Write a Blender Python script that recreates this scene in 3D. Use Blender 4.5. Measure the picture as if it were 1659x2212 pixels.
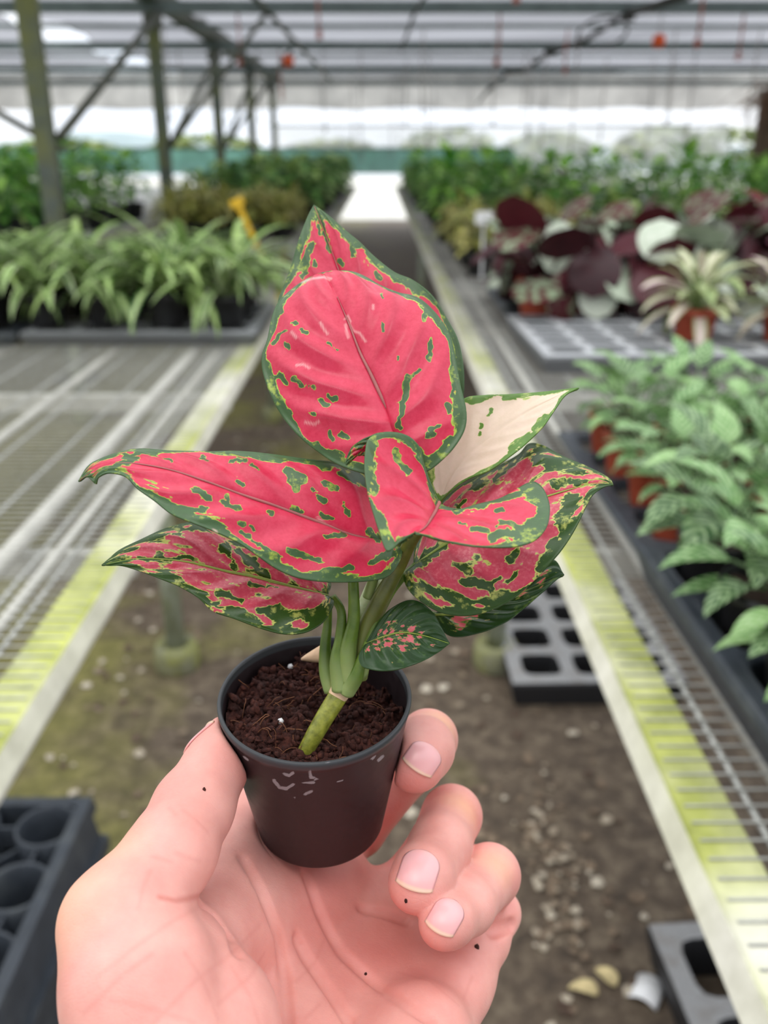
import bpy, bmesh, math, random
import numpy as np
from mathutils import Vector, Matrix, noise as mnoise

for o in list(bpy.data.objects):
    bpy.data.objects.remove(o)
SC = bpy.context.scene
COL = SC.collection

# ------------------------------------------------------------------ camera, world, exposure
F = 1900.0                                   # focal length in pixels of a 1659 x 2212 frame
CXP, CYP = 829.5, 1106.0
PITCH, YAW, CAMH = math.radians(22.35), math.radians(-0.29), 1.35
FOCUS, APERTURE = 0.252, 0.0030

cd = bpy.data.cameras.new('camera')
cam = bpy.data.objects.new('camera', cd)
COL.objects.link(cam)
cd.sensor_fit = 'VERTICAL'
cd.sensor_height = 36.0
cd.lens = 36.0 * F / 2212.0
cd.clip_start, cd.clip_end = 0.01, 500
cam.location = (0, 0, CAMH)
cam.rotation_euler = (math.pi / 2 - PITCH, 0, YAW)
cd.dof.use_dof = True
cd.dof.focus_distance = FOCUS
cd.dof.aperture_fstop = (cd.lens / 1000.0) / APERTURE
SC.camera = cam

SKY_STRENGTH = 2.1
EXPOSURE = -0.48
SC.view_settings.view_transform = 'Standard'
SC.view_settings.look = 'None'
SC.view_settings.gamma = 1.0
SC.view_settings.use_curve_mapping = False
SC.view_settings.exposure = EXPOSURE

world = bpy.data.worlds.new('world')
SC.world = world
world.use_nodes = True
wn = world.node_tree
wn.nodes.clear()
w_out = wn.nodes.new('ShaderNodeOutputWorld')
w_bg = wn.nodes.new('ShaderNodeBackground')
w_tc = wn.nodes.new('ShaderNodeTexCoord')
w_nz = wn.nodes.new('ShaderNodeTexNoise')
w_rp = wn.nodes.new('ShaderNodeValToRGB')
w_nz.inputs['Scale'].default_value = 2.2
w_nz.inputs['Detail'].default_value = 4
w_rp.color_ramp.elements[0].position = 0.3
w_rp.color_ramp.elements[0].color = (0.80, 0.88, 1.0, 1)
w_rp.color_ramp.elements[1].position = 0.7
w_rp.color_ramp.elements[1].color = (1.0, 0.98, 0.94, 1)
wn.links.new(w_tc.outputs['Generated'], w_nz.inputs['Vector'])
wn.links.new(w_nz.outputs['Fac'], w_rp.inputs['Fac'])
wn.links.new(w_rp.outputs['Color'], w_bg.inputs['Color'])
w_sep = wn.nodes.new('ShaderNodeSeparateXYZ')          # overcast: the zenith is brighter than the horizon
w_m1 = wn.nodes.new('ShaderNodeMath')
w_m1.operation = 'MULTIPLY_ADD'
w_m1.use_clamp = False
w_m1.inputs[1].default_value = SKY_STRENGTH * 0.95
w_m1.inputs[2].default_value = SKY_STRENGTH * 0.95
w_mx = wn.nodes.new('ShaderNodeMath')
w_mx.operation = 'MAXIMUM'
w_mx.inputs[1].default_value = SKY_STRENGTH * 0.3
wn.links.new(w_tc.outputs['Generated'], w_sep.inputs[0])
wn.links.new(w_sep.outputs[2], w_m1.inputs[0])
wn.links.new(w_m1.outputs[0], w_mx.inputs[0])
wn.links.new(w_mx.outputs[0], w_bg.inputs['Strength'])
wn.links.new(w_bg.outputs['Background'], w_out.inputs['Surface'])

sd = bpy.data.lights.new('sun', 'SUN')
sd.energy = 0.7
sd.angle = math.radians(25)
sd.color = (1.0, 0.97, 0.92)
sun = bpy.data.objects.new('sun', sd)
COL.objects.link(sun)
sun.rotation_euler = (math.radians(24), math.radians(-10), 0)      # veiled, high behind the photographer

SC.cycles.max_bounces = 7
SC.cycles.diffuse_bounces = 4
SC.cycles.glossy_bounces = 2
SC.cycles.transmission_bounces = 5
SC.cycles.transparent_max_bounces = 8
SC.cycles.caustics_reflective = False
SC.cycles.caustics_refractive = False
SC.cycles.sample_clamp_indirect = 6.0

# ------------------------------------------------------------------ helpers
cp, sp, cy_, sy_ = math.cos(PITCH), math.sin(PITCH), math.cos(YAW), math.sin(YAW)
RIGHT = np.array([cy_, sy_, 0.0])
FWDH = np.array([-sy_, cy_, 0.0])
FWD = FWDH * cp + np.array([0, 0, -sp])
DOWN = -FWDH * sp + np.array([0, 0, -cp])
CAMP = np.array([0, 0, CAMH])


def c2w(p):
    """Points in metres right / down / ahead of the photographer's eye -> world."""
    p = np.asarray(p, float)
    return CAMP + p[..., 0:1] * RIGHT + p[..., 1:2] * DOWN + p[..., 2:3] * FWD


def px(p):
    """(column, row, distance ahead) -> metres right / down / ahead."""
    p = np.asarray(p, float)
    z = p[..., 2]
    return np.stack([(p[..., 0] - CXP) / F * z, (p[..., 1] - CYP) / F * z, z], -1)


def P(a, b, z):
    return c2w(px(np.array([a, b, z])))


def tag(o, label=None, cat=None, group=None, kind=None):
    if label: o['label'] = label
    if cat: o['category'] = cat
    if group: o['group'] = group
    if kind: o['kind'] = kind
    return o


def empty(name, loc=(0, 0, 0), rz=0.0):
    o = bpy.data.objects.new(name, None)
    o.empty_display_size = 0.05
    o.location = loc
    o.rotation_euler = (0, 0, rz)
    COL.objects.link(o)
    return o


def origin_of(o):
    v = np.zeros(3)
    while o is not None:
        v += np.array(o.location)
        o = o.parent
    return v


def mesh_obj(name, verts, faces, mat=None, parent=None, smooth=True, world=False, uv=None, attrs=None):
    """One mesh object; with world=True the points are world points, else the parent's own."""
    verts = np.asarray(verts, float)
    if world and parent is not None:
        verts = verts - origin_of(parent)
    me = bpy.data.meshes.new(name)
    me.from_pydata(verts.tolist(), [], faces if isinstance(faces, list) else faces.tolist())
    if smooth:
        me.polygons.foreach_set('use_smooth', [True] * len(me.polygons))
    if uv is not None:
        lay = me.uv_layers.new(name='UVMap')
        idx = np.empty(len(me.loops), np.int32)
        me.loops.foreach_get('vertex_index', idx)
        lay.data.foreach_set('uv', np.asarray(uv, np.float32)[idx].ravel())
    for k, a in (attrs or {}).items():
        at = me.attributes.new(k, 'FLOAT', 'POINT')
        at.data.foreach_set('value', np.asarray(a, np.float32).ravel())
    if mat is not None:
        me.materials.append(mat)
    me.update()
    o = bpy.data.objects.new(name, me)
    COL.objects.link(o)
    o.parent = parent
    return o


class MB:
    """Collects shapes that make ONE part."""
    def __init__(self):
        self.v, self.f, self.uv, self.tone = [], [], [], []

    def add(self, vs, fs, uv=None, tone=0.0):
        b = len(self.v)
        self.v += [tuple(map(float, q)) for q in vs]
        self.f += [tuple(i + b for i in q) for q in fs]
        self.uv += [tuple(q) for q in uv] if uv is not None else [(0.0, 0.0)] * len(vs)
        self.tone += [tone] * len(vs)
        return self

    def box(self, c, s, rot=None):
        hx, hy, hz = s[0] / 2, s[1] / 2, s[2] / 2
        q = [(-hx, -hy, -hz), (hx, -hy, -hz), (hx, hy, -hz), (-hx, hy, -hz), (-hx, -hy, hz), (hx, -hy, hz), (hx, hy, hz), (-hx, hy, hz)]
        if rot is not None:
            q = [tuple(rot @ Vector(a)) for a in q]
        q = [(a[0] + c[0], a[1] + c[1], a[2] + c[2]) for a in q]
        return self.add(q, [(0, 3, 2, 1), (4, 5, 6, 7), (0, 1, 5, 4), (1, 2, 6, 5), (2, 3, 7, 6), (3, 0, 4, 7)])

    def tube(self, pts, r, n=8, cap=True):
        pts = [Vector(p) for p in pts]
        rs = r if isinstance(r, (list, tuple, np.ndarray)) else [r] * len(pts)
        vs, fs, uv = [], [], []
        ref = None
        for i, p in enumerate(pts):
            d = (pts[min(i + 1, len(pts) - 1)] - pts[max(i - 1, 0)]).normalized()
            if ref is None:
                ref = d.orthogonal().normalized()
            a = (ref - d * ref.dot(d)).normalized()
            ref = a
            b = d.cross(a)
            for k in range(n):
                t = 2 * math.pi * k / n
                vs.append(p + (a * math.cos(t) + b * math.sin(t)) * rs[i])
                uv.append((i / max(1, len(pts) - 1), k / n))
        for i in range(len(pts) - 1):
            for k in range(n):
                k2 = (k + 1) % n
                fs.append((i * n + k, i * n + k2, (i + 1) * n + k2, (i + 1) * n + k))
        if cap:
            fs.append(tuple(range(n - 1, -1, -1)))
            fs.append(tuple(range((len(pts) - 1) * n, len(pts) * n)))
        return self.add(vs, fs, uv)

    def lathe(self, prof, n=32, c=(0, 0, 0)):
        vs, fs = [], []
        for (r, z) in prof:
            for k in range(n):
                t = 2 * math.pi * k / n
                vs.append((c[0] + r * math.cos(t), c[1] + r * math.sin(t), c[2] + z))
        for i in range(len(prof) - 1):
            for k in range(n):
                k2 = (k + 1) % n
                fs.append((i * n + k, i * n + k2, (i + 1) * n + k2, (i + 1) * n + k))
        return self.add(vs, fs)

    def build(self, name, mat, parent=None, smooth=False, world=False):
        return mesh_obj(name, self.v, self.f, mat, parent, smooth, world, self.uv, {'tone': self.tone})


def children(o):
    return [c for c in KIDS.get(o.name, [])]


def copy_tree(o, parent=None):
    c = o.copy()
    COL.objects.link(c)
    if parent is not None:
        c.parent = parent
    for ch in list(o.children):
        copy_tree(ch, c)
    return c


ORD = ['first', 'second', 'third', 'fourth', 'fifth', 'sixth', 'seventh', 'eighth', 'ninth', 'tenth', 'eleventh', 'twelfth',
       'thirteenth', 'fourteenth', 'fifteenth']


# ------------------------------------------------------------------ materials
def lin(r, g, b):
    f = lambda c: (c / 255) / 12.92 if c / 255 <= 0.04045 else (((c / 255) + 0.055) / 1.055) ** 2.4
    return (f(r), f(g), f(b), 1)


class NT:
    def __init__(self, name):
        self.m = bpy.data.materials.new(name)
        self.m.use_nodes = True
        self.t = self.m.node_tree
        self.t.nodes.clear()
        self.out = self.t.nodes.new('ShaderNodeOutputMaterial')

    def n(self, kind, **kw):
        nd = self.t.nodes.new('ShaderNode' + kind)
        for k, v in kw.items():
            if hasattr(nd, k) and not k[0].isupper():
                setattr(nd, k, v)
        return nd

    def l(self, a, b):
        self.t.links.new(a, b)

    def setv(self, sock, v):
        if hasattr(v, 'is_linked') or hasattr(v, 'links'):
            self.l(v, sock)
        else:
            sock.default_value = v

    def math(self, op, a, b=None, c=None, clamp=False):
        nd = self.n('Math', operation=op)
        nd.use_clamp = clamp
        for i, v in enumerate((a, b, c)):
            if v is not None:
                self.setv(nd.inputs[i], v)
        return nd.outputs[0]

    def noise(self, vec, scale, detail=3.0, rough=0.5):
        nd = self.n('TexNoise')
        nd.inputs['Scale'].default_value = scale
        nd.inputs['Detail'].default_value = detail
        nd.inputs['Roughness'].default_value = rough
        if vec is not None:
            self.l(vec, nd.inputs['Vector'])
        return nd.outputs['Fac']

    def ramp(self, fac, stops, interp='LINEAR'):
        nd = self.n('ValToRGB')
        cr = nd.color_ramp
        cr.interpolation = interp
        while len(cr.elements) < len(stops):
            cr.elements.new(0.5)
        for e, (p, c) in zip(cr.elements, stops):
            e.position = p
            e.color = c if len(c) == 4 else (*c, 1)
        self.l(fac, nd.inputs['Fac'])
        return nd.outputs['Color']

    def mix(self, fac, a, b, blend='MIX'):
        nd = self.n('Mix', data_type='RGBA', blend_type=blend)
        self.setv(nd.inputs[0], fac)
        self.setv(nd.inputs[6], a)
        self.setv(nd.inputs[7], b)
        return nd.outputs[2]

    def attr(self, name):
        nd = self.n('Attribute')
        nd.attribute_name = name
        return nd

    def bump(self, h, strength=0.3, dist=0.001):
        nd = self.n('Bump')
        nd.inputs['Strength'].default_value = strength
        nd.inputs['Distance'].default_value = dist
        self.l(h, nd.inputs['Height'])
        return nd.outputs['Normal']

    def bsdf(self, color, rough=0.5, normal=None, metallic=0.0, spec=0.5, **kw):
        nd = self.n('BsdfPrincipled')
        self.setv(nd.inputs['Base Color'], color)
        self.setv(nd.inputs['Roughness'], rough)
        nd.inputs['Metallic'].default_value = metallic
        nd.inputs['Specular IOR Level'].default_value = spec
        if normal is not None:
            self.l(normal, nd.inputs['Normal'])
        for k, v in kw.items():
            self.setv(nd.inputs[k.replace('_', ' ')], v)
        return nd

    def done(self, shader):
        self.l(shader, self.out.inputs['Surface'])
        return self.m

    def obj(self):
        return self.n('TexCoord').outputs['Object']

    def geo(self):
        return self.n('NewGeometry').outputs['Position']


def plain(name, col, rough=0.6, var=0.25, scale=30, metallic=0.0, bump=0.0, dirt=None, dirt_at=0.6, spec=0.4):
    t = NT(name)
    v = t.geo()
    nz = t.noise(v, scale, 4, 0.6)
    dark = tuple(c * (1 - var) for c in col[:3])
    lite = tuple(min(1, c * (1 + var)) for c in col[:3])
    c = t.ramp(nz, [(0.3, dark), (0.7, lite)])
    if dirt is not None:
        n2 = t.noise(v, scale * 0.35, 5, 0.65)
        c = t.mix(t.ramp(n2, [(dirt_at - 0.12, (0, 0, 0)), (dirt_at + 0.12, (1, 1, 1))]), c, dirt)
    nrm = t.bump(nz, bump, 0.004) if bump else None
    return t.done(t.bsdf(c, rough, nrm, metallic, spec).outputs[0])


def leafy(name, stops, rough=0.45, stripe=None, trans=0.18, hue_by='tone'):
    """Background foliage: a ramp over each leaf's own tone, striped or edged along its blade."""
    t = NT(name)
    tone = t.attr('tone').outputs['Fac']
    uvn = t.n('UVMap')
    sep = t.n('SeparateXYZ')
    t.l(uvn.outputs[0], sep.inputs[0])
    s, tt = sep.outputs[0], sep.outputs[1]
    nz = t.noise(t.obj(), 60, 3)
    f = t.math('ADD', tone, t.math('MULTIPLY', t.math('SUBTRACT', nz, 0.5), 0.5))
    c = t.ramp(f, stops)
    at = t.math('ABSOLUTE', tt)
    if stripe:
        kind, col = stripe
        if kind == 'centre':
            fac = t.ramp(t.math('ADD', at, t.math('MULTIPLY', t.math('SUBTRACT', nz, 0.5), 0.7)), [(0.25, (0.85,) * 3), (0.6, (0, 0, 0))])
        elif kind == 'edge':
            fac = t.ramp(t.math('ADD', at, t.math('MULTIPLY', t.math('SUBTRACT', nz, 0.5), 0.5)), [(0.45, (0, 0, 0)), (0.85, (0.9,) * 3)])
        else:
            wv = t.math('SINE', t.math('MULTIPLY', t.math('SUBTRACT', s, t.math('MULTIPLY', at, 0.25)), 38))
            fac = t.ramp(t.math('ADD', t.math('MULTIPLY', wv, 0.35), nz), [(0.35, (0, 0, 0)), (0.75, (0.8,) * 3)])
        c = t.mix(fac, c, col)
    b = t.bsdf(c, rough, spec=0.35)
    tr = t.n('BsdfTranslucent')
    t.l(c, tr.inputs['Color'])
    mx = t.n('MixShader')
    mx.inputs[0].default_value = trans
    t.l(b.outputs[0], mx.inputs[1])
    t.l(tr.outputs[0], mx.inputs[2])
    return t.done(mx.outputs[0])


def translucent_sheet(name, col, transmit, clear=0.0, stain=None, scale=1.5, streak=False):
    t = NT(name)
    v = t.geo()
    if streak:
        mp = t.n('Mapping')
        mp.inputs['Scale'].default_value = (0.25, 3.0, 1.0)
        t.l(v, mp.inputs['Vector'])
        v = mp.outputs[0]
    nz = t.noise(v, scale, 5, 0.6)
    c = t.ramp(nz, [(0.3, tuple(q * 0.55 for q in col[:3])), (0.65, col[:3])])
    df = t.n('BsdfDiffuse')
    t.l(c, df.inputs['Color'])
    tr = t.n('BsdfTranslucent')
    t.l(c, tr.inputs['Color'])
    mx = t.n('MixShader')
    mx.inputs[0].default_value = transmit
    t.l(df.outputs[0], mx.inputs[1])
    t.l(tr.outputs[0], mx.inputs[2])
    sh = mx.outputs[0]
    if clear:
        tp = t.n('BsdfTransparent')
        m2 = t.n('MixShader')
        m2.inputs[0].default_value = clear
        t.l(sh, m2.inputs[1])
        t.l(tp.outputs[0], m2.inputs[2])
        sh = m2.outputs[0]
    return t.done(sh)


M = {}
M['steel_post'] = plain('painted_post', lin(88, 96, 88), 0.55, 0.25, 9, dirt=lin(112, 116, 66), dirt_at=0.52)
M['beam'] = plain('galvanised_beam', lin(104, 116, 114), 0.5, 0.2, 6)
M['dark_metal'] = plain('weathered_brace', lin(94, 96, 84), 0.6, 0.25, 12)
M['cloth'] = translucent_sheet('roof_cloth', (0.52, 0.52, 0.56), 0.52, 0.03, scale=0.9, streak=True)
M['valance'] = translucent_sheet('valance_cloth', (0.72, 0.70, 0.66), 0.45, 0.05, scale=2.0)
M['film'] = translucent_sheet('clear_film', (0.90, 0.92, 0.91), 0.55, 0.5, scale=1.0)
M['net'] = translucent_sheet('green_netting', (0.20, 0.42, 0.35), 0.5, 0.05, scale=3.0)
M['rail'] = None
M['galv'] = plain('galvanised_wire', lin(176, 176, 170), 0.45, 0.2, 40, metallic=0.25)
M['galv_pipe'] = plain('galvanised_pipe', lin(196, 194, 184), 0.5, 0.15, 20, metallic=0.15)
M['leg_pipe'] = plain('bench_leg_pipe', lin(150, 156, 140), 0.55, 0.2, 20, dirt=lin(120, 126, 86), dirt_at=0.55)
M['foot'] = plain('algae_concrete', lin(124, 124, 100), 0.8, 0.3, 35, dirt=lin(138, 140, 74), dirt_at=0.55)
M['tray_grey'] = plain('dusty_tray_plastic', lin(176, 178, 180), 0.55, 0.15, 25, dirt=lin(110, 108, 102), dirt_at=0.58)
M['tray_black'] = plain('black_tray_plastic', lin(58, 63, 70), 0.42, 0.2, 25, dirt=lin(86, 90, 92), dirt_at=0.62)
M['tray_dusty'] = plain('floor_tray_plastic', lin(158, 158, 158), 0.55, 0.2, 22, dirt=lin(116, 106, 94), dirt_at=0.58)
M['pot_black'] = plain('black_pot_plastic', lin(34, 34, 36), 0.4, 0.25, 30)
M['pot_brown'] = plain('terracotta_pot_plastic', lin(158, 70, 48), 0.55, 0.2, 30)
M['soil_bg'] = plain('potting_soil', lin(58, 44, 36), 0.95, 0.45, 90)
M['concrete'] = plain('outside_concrete', lin(200, 198, 190), 0.9, 0.1, 3)
M['string'] = plain('faded_string', lin(150, 142, 136), 0.9, 0.2, 30)
M['red_string'] = plain('red_string', lin(168, 96, 84), 0.85, 0.2, 20)
M['orange'] = plain('orange_clip', lin(232, 92, 40), 0.5, 0.12, 40)
M['cable'] = plain('dark_cable', lin(72, 70, 68), 0.7, 0.2, 30)
M['yellow_tag'] = plain('yellow_tag', lin(214, 172, 40), 0.5, 0.15, 40)
M['white_tag'] = plain('white_tag', lin(236, 236, 236), 0.4, 0.04, 30)
M['bark'] = plain('bark', lin(92, 78, 62), 0.9, 0.3, 20)
M['dry'] = plain('dry_stalks', lin(126, 96, 78), 0.9, 0.3, 50)
M['tree'] = leafy('tree_leaves', [(0.2, lin(84, 108, 70)), (0.8, lin(150, 162, 92))])
M['hill'] = plain('distant_hill', lin(150, 164, 166), 0.95, 0.15, 0.2)
M['strap'] = leafy('strap_leaves', [(0.1, lin(44, 80, 28)), (0.55, lin(92, 132, 48)), (0.95, lin(144, 174, 88))], stripe=('centre', lin(178, 196, 136)), rough=0.35)
M['strap2'] = leafy('arching_leaves', [(0.1, lin(40, 74, 30)), (0.9, lin(120, 154, 76))], stripe=('edge', lin(196, 208, 160)), rough=0.35)
M['bright'] = leafy('bright_leaves', [(0.1, lin(78, 144, 50)), (0.9, lin(170, 218, 100))])
M['deep'] = leafy('deep_green_leaves', [(0.1, lin(58, 104, 48)), (0.6, lin(116, 164, 78)), (0.95, lin(178, 204, 118))])
M['gold'] = leafy('golden_leaves', [(0.1, lin(128, 136, 62)), (0.5, lin(196, 188, 100)), (0.95, lin(228, 216, 148))], stripe=('centre', lin(138, 148, 70)))
M['silver'] = leafy('silver_leaves', [(0.1, lin(30, 74, 26)), (0.55, lin(68, 118, 50)), (0.95, lin(124, 164, 94))], stripe=('bands', lin(170, 194, 146)), rough=0.35)
M['maroon'] = leafy('maroon_leaves', [(0.0, lin(44, 14, 20)), (0.52, lin(84, 26, 36)), (0.62, lin(140, 160, 128)), (1.0, lin(206, 212, 196))], trans=0.1)
M['redleaf'] = leafy('red_leaves', [(0.0, lin(64, 20, 26)), (0.7, lin(124, 36, 36)), (1.0, lin(120, 130, 88))], trans=0.1)
M['pale'] = leafy('pale_leaves', [(0.0, lin(120, 142, 84)), (0.35, lin(196, 200, 164)), (1.0, lin(232, 206, 208))], stripe=('edge', lin(150, 164, 104)))
M['pink'] = leafy('pink_leaves', [(0.0, lin(150, 92, 110)), (1.0, lin(212, 138, 164))])


def rail_material():
    t = NT('algae_rail')
    v = t.geo()
    nrm = t.n('NewGeometry')
    sp_ = t.n('SeparateXYZ')
    t.l(nrm.outputs['Normal'], sp_.inputs[0])
    n1 = t.noise(v, 14, 5, 0.65)
    n2 = t.noise(v, 3, 3, 0.5)
    met = t.ramp(n1, [(0.3, lin(196, 192, 178)), (0.7, lin(232, 228, 218))])
    alg = t.ramp(n1, [(0.3, lin(128, 134, 58)), (0.65, lin(182, 186, 100))])
    up = t.ramp(sp_.outputs[2], [(0.3, (0, 0, 0)), (0.7, (1, 1, 1))])
    patch = t.ramp(n2, [(0.36, (0.1,) * 3), (0.56, (1, 1, 1))])
    c = t.mix(t.math('MULTIPLY', up, patch), met, alg)
    return t.done(t.bsdf(c, 0.55).outputs[0])


M['rail'] = rail_material()


def dusty_tray(name, dust, body, patchy=0.5):
    """Dark moulded plastic; dust lies only on what faces up."""
    t = NT(name)
    v = t.geo()
    g = t.n('NewGeometry')
    s_ = t.n('SeparateXYZ')
    t.l(g.outputs['True Normal'], s_.inputs[0])
    n1 = t.noise(v, 26, 5, .6)
    n2 = t.noise(v, 140, 3, .6)
    d = t.ramp(n2, [(.3, tuple(q * .75 for q in dust[:3])), (.7, dust)])
    d = t.mix(t.ramp(n1, [(.5, (0, 0, 0)), (.68, (patchy,) * 3)]), d, lin(112, 98, 82))
    up = t.ramp(s_.outputs[2], [(.55, (0, 0, 0)), (.85, (1, 1, 1))])
    return t.done(t.bsdf(t.mix(up, body, d), .5, spec=.35).outputs[0])


M['tray_dusty'] = dusty_tray('floor_tray_plastic', lin(160, 160, 160), lin(38, 38, 40))
M['tray_grey'] = dusty_tray('dusty_tray_plastic', lin(182, 184, 186), lin(104, 106, 108), .2)


def floor_material():
    t = NT('dirt_floor')
    v = t.geo()
    n1 = t.noise(v, 22, 8, 0.7)
    n2 = t.noise(v, 1.7, 4, 0.55)
    n3 = t.noise(v, 75, 3, 0.6)
    c = t.ramp(n1, [(0.28, lin(50, 40, 31)), (0.5, lin(94, 80, 65)), (0.72, lin(136, 122, 102))])
    moss = t.ramp(n1, [(0.3, lin(88, 86, 38)), (0.7, lin(146, 140, 74))])
    sp_ = t.n('SeparateXYZ')
    t.l(v, sp_.inputs[0])
    lean = t.math('MULTIPLY', sp_.outputs[0], -0.16)
    c = t.mix(t.ramp(t.math('ADD', n2, lean), [(0.55, (0, 0, 0)), (0.72, (0.85,) * 3)]), c, moss)
    c = t.mix(t.ramp(n3, [(0.66, (0, 0, 0)), (0.72, (0.6,) * 3)]), c, lin(176, 162, 144))
    return t.done(t.bsdf(c, 0.75, t.bump(n1, 0.6, 0.02)).outputs[0])


M['floor'] = floor_material()

# ------------------------------------------------------------------ the setting
BZ = 0.74                                    # bench height
XL, XR = -0.415, 0.294                       # bench edges along the aisle
YE = 18.2                                    # far end of the greenhouse

def struct(o, label=None):
    o['kind'] = 'structure'
    if label: o['label'] = label
    return o

b = MB().box((0, 7.5, -0.05), (30, 24, 0.1))
struct(b.build('floor', M['floor']))
b = MB().box((0, 35, -0.06), (80, 31, 0.1))
struct(b.build('ground_outside', M['concrete']))

# roof cloth: sheets sagging between the cross beams
POST_Y = [5.5 + 3.0 * k for k in range(5)]
BEAM_Y = [2.5] + POST_Y
vs, fs = [], []
nx = 150
ys = np.arange(3.6, YE + 0.2, 0.12)
xs = np.linspace(-14, 14, nx)
random.seed(5)
for j, y in enumerate(ys):
    ph = ((y - 2.5) / 3.0) % 1.0
    for i, x in enumerate(xs):
        sag = 0.10 * math.sin(math.pi * ph) + 0.03 * math.sin(6 * math.pi * ph + 0.8 * math.sin(x * .7))
        fold = 0.03 * mnoise.noise(Vector((x * .5, y * 3.0, 0)))
        vs.append((x, y, 2.66 - sag + fold + 0.02 * abs(x)))
for j in range(len(ys) - 1):
    for i in range(nx - 1):
        xm = (xs[i] + xs[i + 1]) / 2
        if abs(xm + 3.94) < 0.22 or abs(xm - 6.9) < 0.24:
            continue                          # the two open ridge slots along the house
        fs.append((j * nx + i, j * nx + i + 1, (j + 1) * nx + i + 1, (j + 1) * nx + i))
struct(mesh_obj('ceiling', vs, fs, M['cloth']))

for k, y in enumerate(BEAM_Y):
    b = MB().box((0, y, 2.47), (26, 0.07, 0.09))
    struct(b.build('cross_beam', M['beam']))
for k, y in enumerate([4.0, 7.0, 10.0, 13.0, 16.0]):
    b = MB().box((0, y, 2.50), (26, 0.03, 0.04))
    struct(b.build('purlin', M['beam']))

b = MB()
vs, fs = [], []
n = 200
for i in range(n):
    x = -12 + 24 * i / (n - 1)
    w = 0.03 * math.sin(x * 9) + 0.02 * math.sin(x * 23)
    vs += [(x, YE + w, 2.66), (x, YE + w * 1.4, 2.07 + 0.02 * math.sin(x * 3))]
fs = [(2 * i, 2 * i + 2, 2 * i + 3, 2 * i + 1) for i in range(n - 1)]
tag(mesh_obj('valance', vs, fs, M['valance']), 'pale grey cloth valance hanging under the roof at the far end', 'valance')

# far end: clear film and the strip of green netting
def wavy_sheet(name, x0, x1, z0, z1, y, mat, amp=0.02, slant=0.0):
    n = 120
    vs = []
    for i in range(n):
        x = x0 + (x1 - x0) * i / (n - 1)
        w = amp * math.sin(x * 7.3) + amp * .5 * math.sin(x * 17)
        xb = x + (slant * i / (n - 1) if slant else 0)
        vs += [(x, y + w, z1), (xb, y + w, z0)]
    return mesh_obj(name, vs, [(2 * i, 2 * i + 2, 2 * i + 3, 2 * i + 1) for i in range(n - 1)], mat)

struct(wavy_sheet('wall_back', -2.0, 6.7, 0.98, 1.78, YE + 0.12, M['film']))
b = MB().box((2.3, YE + 0.12, 1.79), (8.8, 0.04, 0.03))
struct(b.build('trim_1', M['beam']))
tag(wavy_sheet('windbreak_netting', -9.5, 2.55, 0.93, 1.37, YE, M['net'], slant=0.35),
    'strip of green windbreak netting stretched across the far end', 'netting')
b = MB().box((-3.5, YE, 1.385), (12.1, 0.03, 0.03))
struct(b.build('trim_2', M['dark_metal']))

vs, fs = [], []
ys2 = np.arange(-6.0, -0.75, 0.25)
xs2 = np.linspace(-14, 14, 60)
for y in ys2:
    for x in xs2:
        vs.append((x, y, 2.60 - .06 * math.sin(math.pi * ((y - 2.5) / 3.0 % 1.0)) + .03 * mnoise.noise(Vector((x * .5, y * 3, 0)))))
for j in range(len(ys2) - 1):
    for i in range(59):
        fs.append((j * 60 + i, j * 60 + i + 1, (j + 1) * 60 + i + 1, (j + 1) * 60 + i))
struct(mesh_obj('ceiling', vs, fs, M['cloth']))  # roof continued unseen behind the camera, added to block light from there
b = MB().box((-1.92, 10.6, 2.535), (0.17, 15.0, 0.06))
b.box((-2.0, 10.6, 2.59), (0.02, 15.0, 0.08)).box((-1.84, 10.6, 2.59), (0.02, 15.0, 0.08))
struct(b.build('roof_gutter', M['dark_metal']))

# posts on the left line, their braces
XP = -1.92
for k, y in enumerate(POST_Y):
    root = empty('steel_post', (XP, y, 0))
    tag(root, f'{ORD[k]} green-stained steel post, counting from the photographer, in the post line', 'post')
    r = 0.055
    MB().box((0, 0, 1.215), (0.105, 0.085, 2.43)).build('post_shaft', M['steel_post'], root)
    MB().box((0, 0.0, 0.012), (0.22, 0.22, 0.025)).build('base_plate', M['dark_metal'], root)
    MB().box((0, 0, 2.36), (0.14, 0.14, 0.10)).build('post_cap', M['dark_metal'], root)
for k in range(3):
    y0, y1 = POST_Y[k], POST_Y[k + 1]
    b = MB().tube([(XP + 0.07, y0 + 0.05, 1.42), (XP + 0.07, y1 - 0.05, 2.42)], 0.028, 8)
    tag(b.build('diagonal_brace', M['dark_metal'], smooth=True),
        f'diagonal steel brace rising from the {ORD[k]} post to the top of the {ORD[k + 1]}', 'brace')
for (x0, y0, z0, x1, y1, z1, lab) in [
        (-1.85, 5.6, 1.35, -3.9, 5.9, 2.45, 'thin brace leaning away from the nearest post towards the outer roof'),
        (-0.97, 7.0, 2.44, -0.78, 16.0, 2.40, 'long roof strut running back over the aisle side of the posts'),
        (-0.94, 8.5, 2.44, -1.88, 8.5, 1.36, 'slanting strut from the second post up to the roof towards the aisle'),
        (-1.02, 11.5, 2.44, -1.88, 11.5, 1.36, 'slanting strut from the third post up to the roof towards the aisle')]:
    tag(MB().tube([(x0, y0, z0), (x1, y1, z1)], 0.022, 8).build('roof_strut', M['dark_metal'], smooth=True), lab, 'strut')

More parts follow.
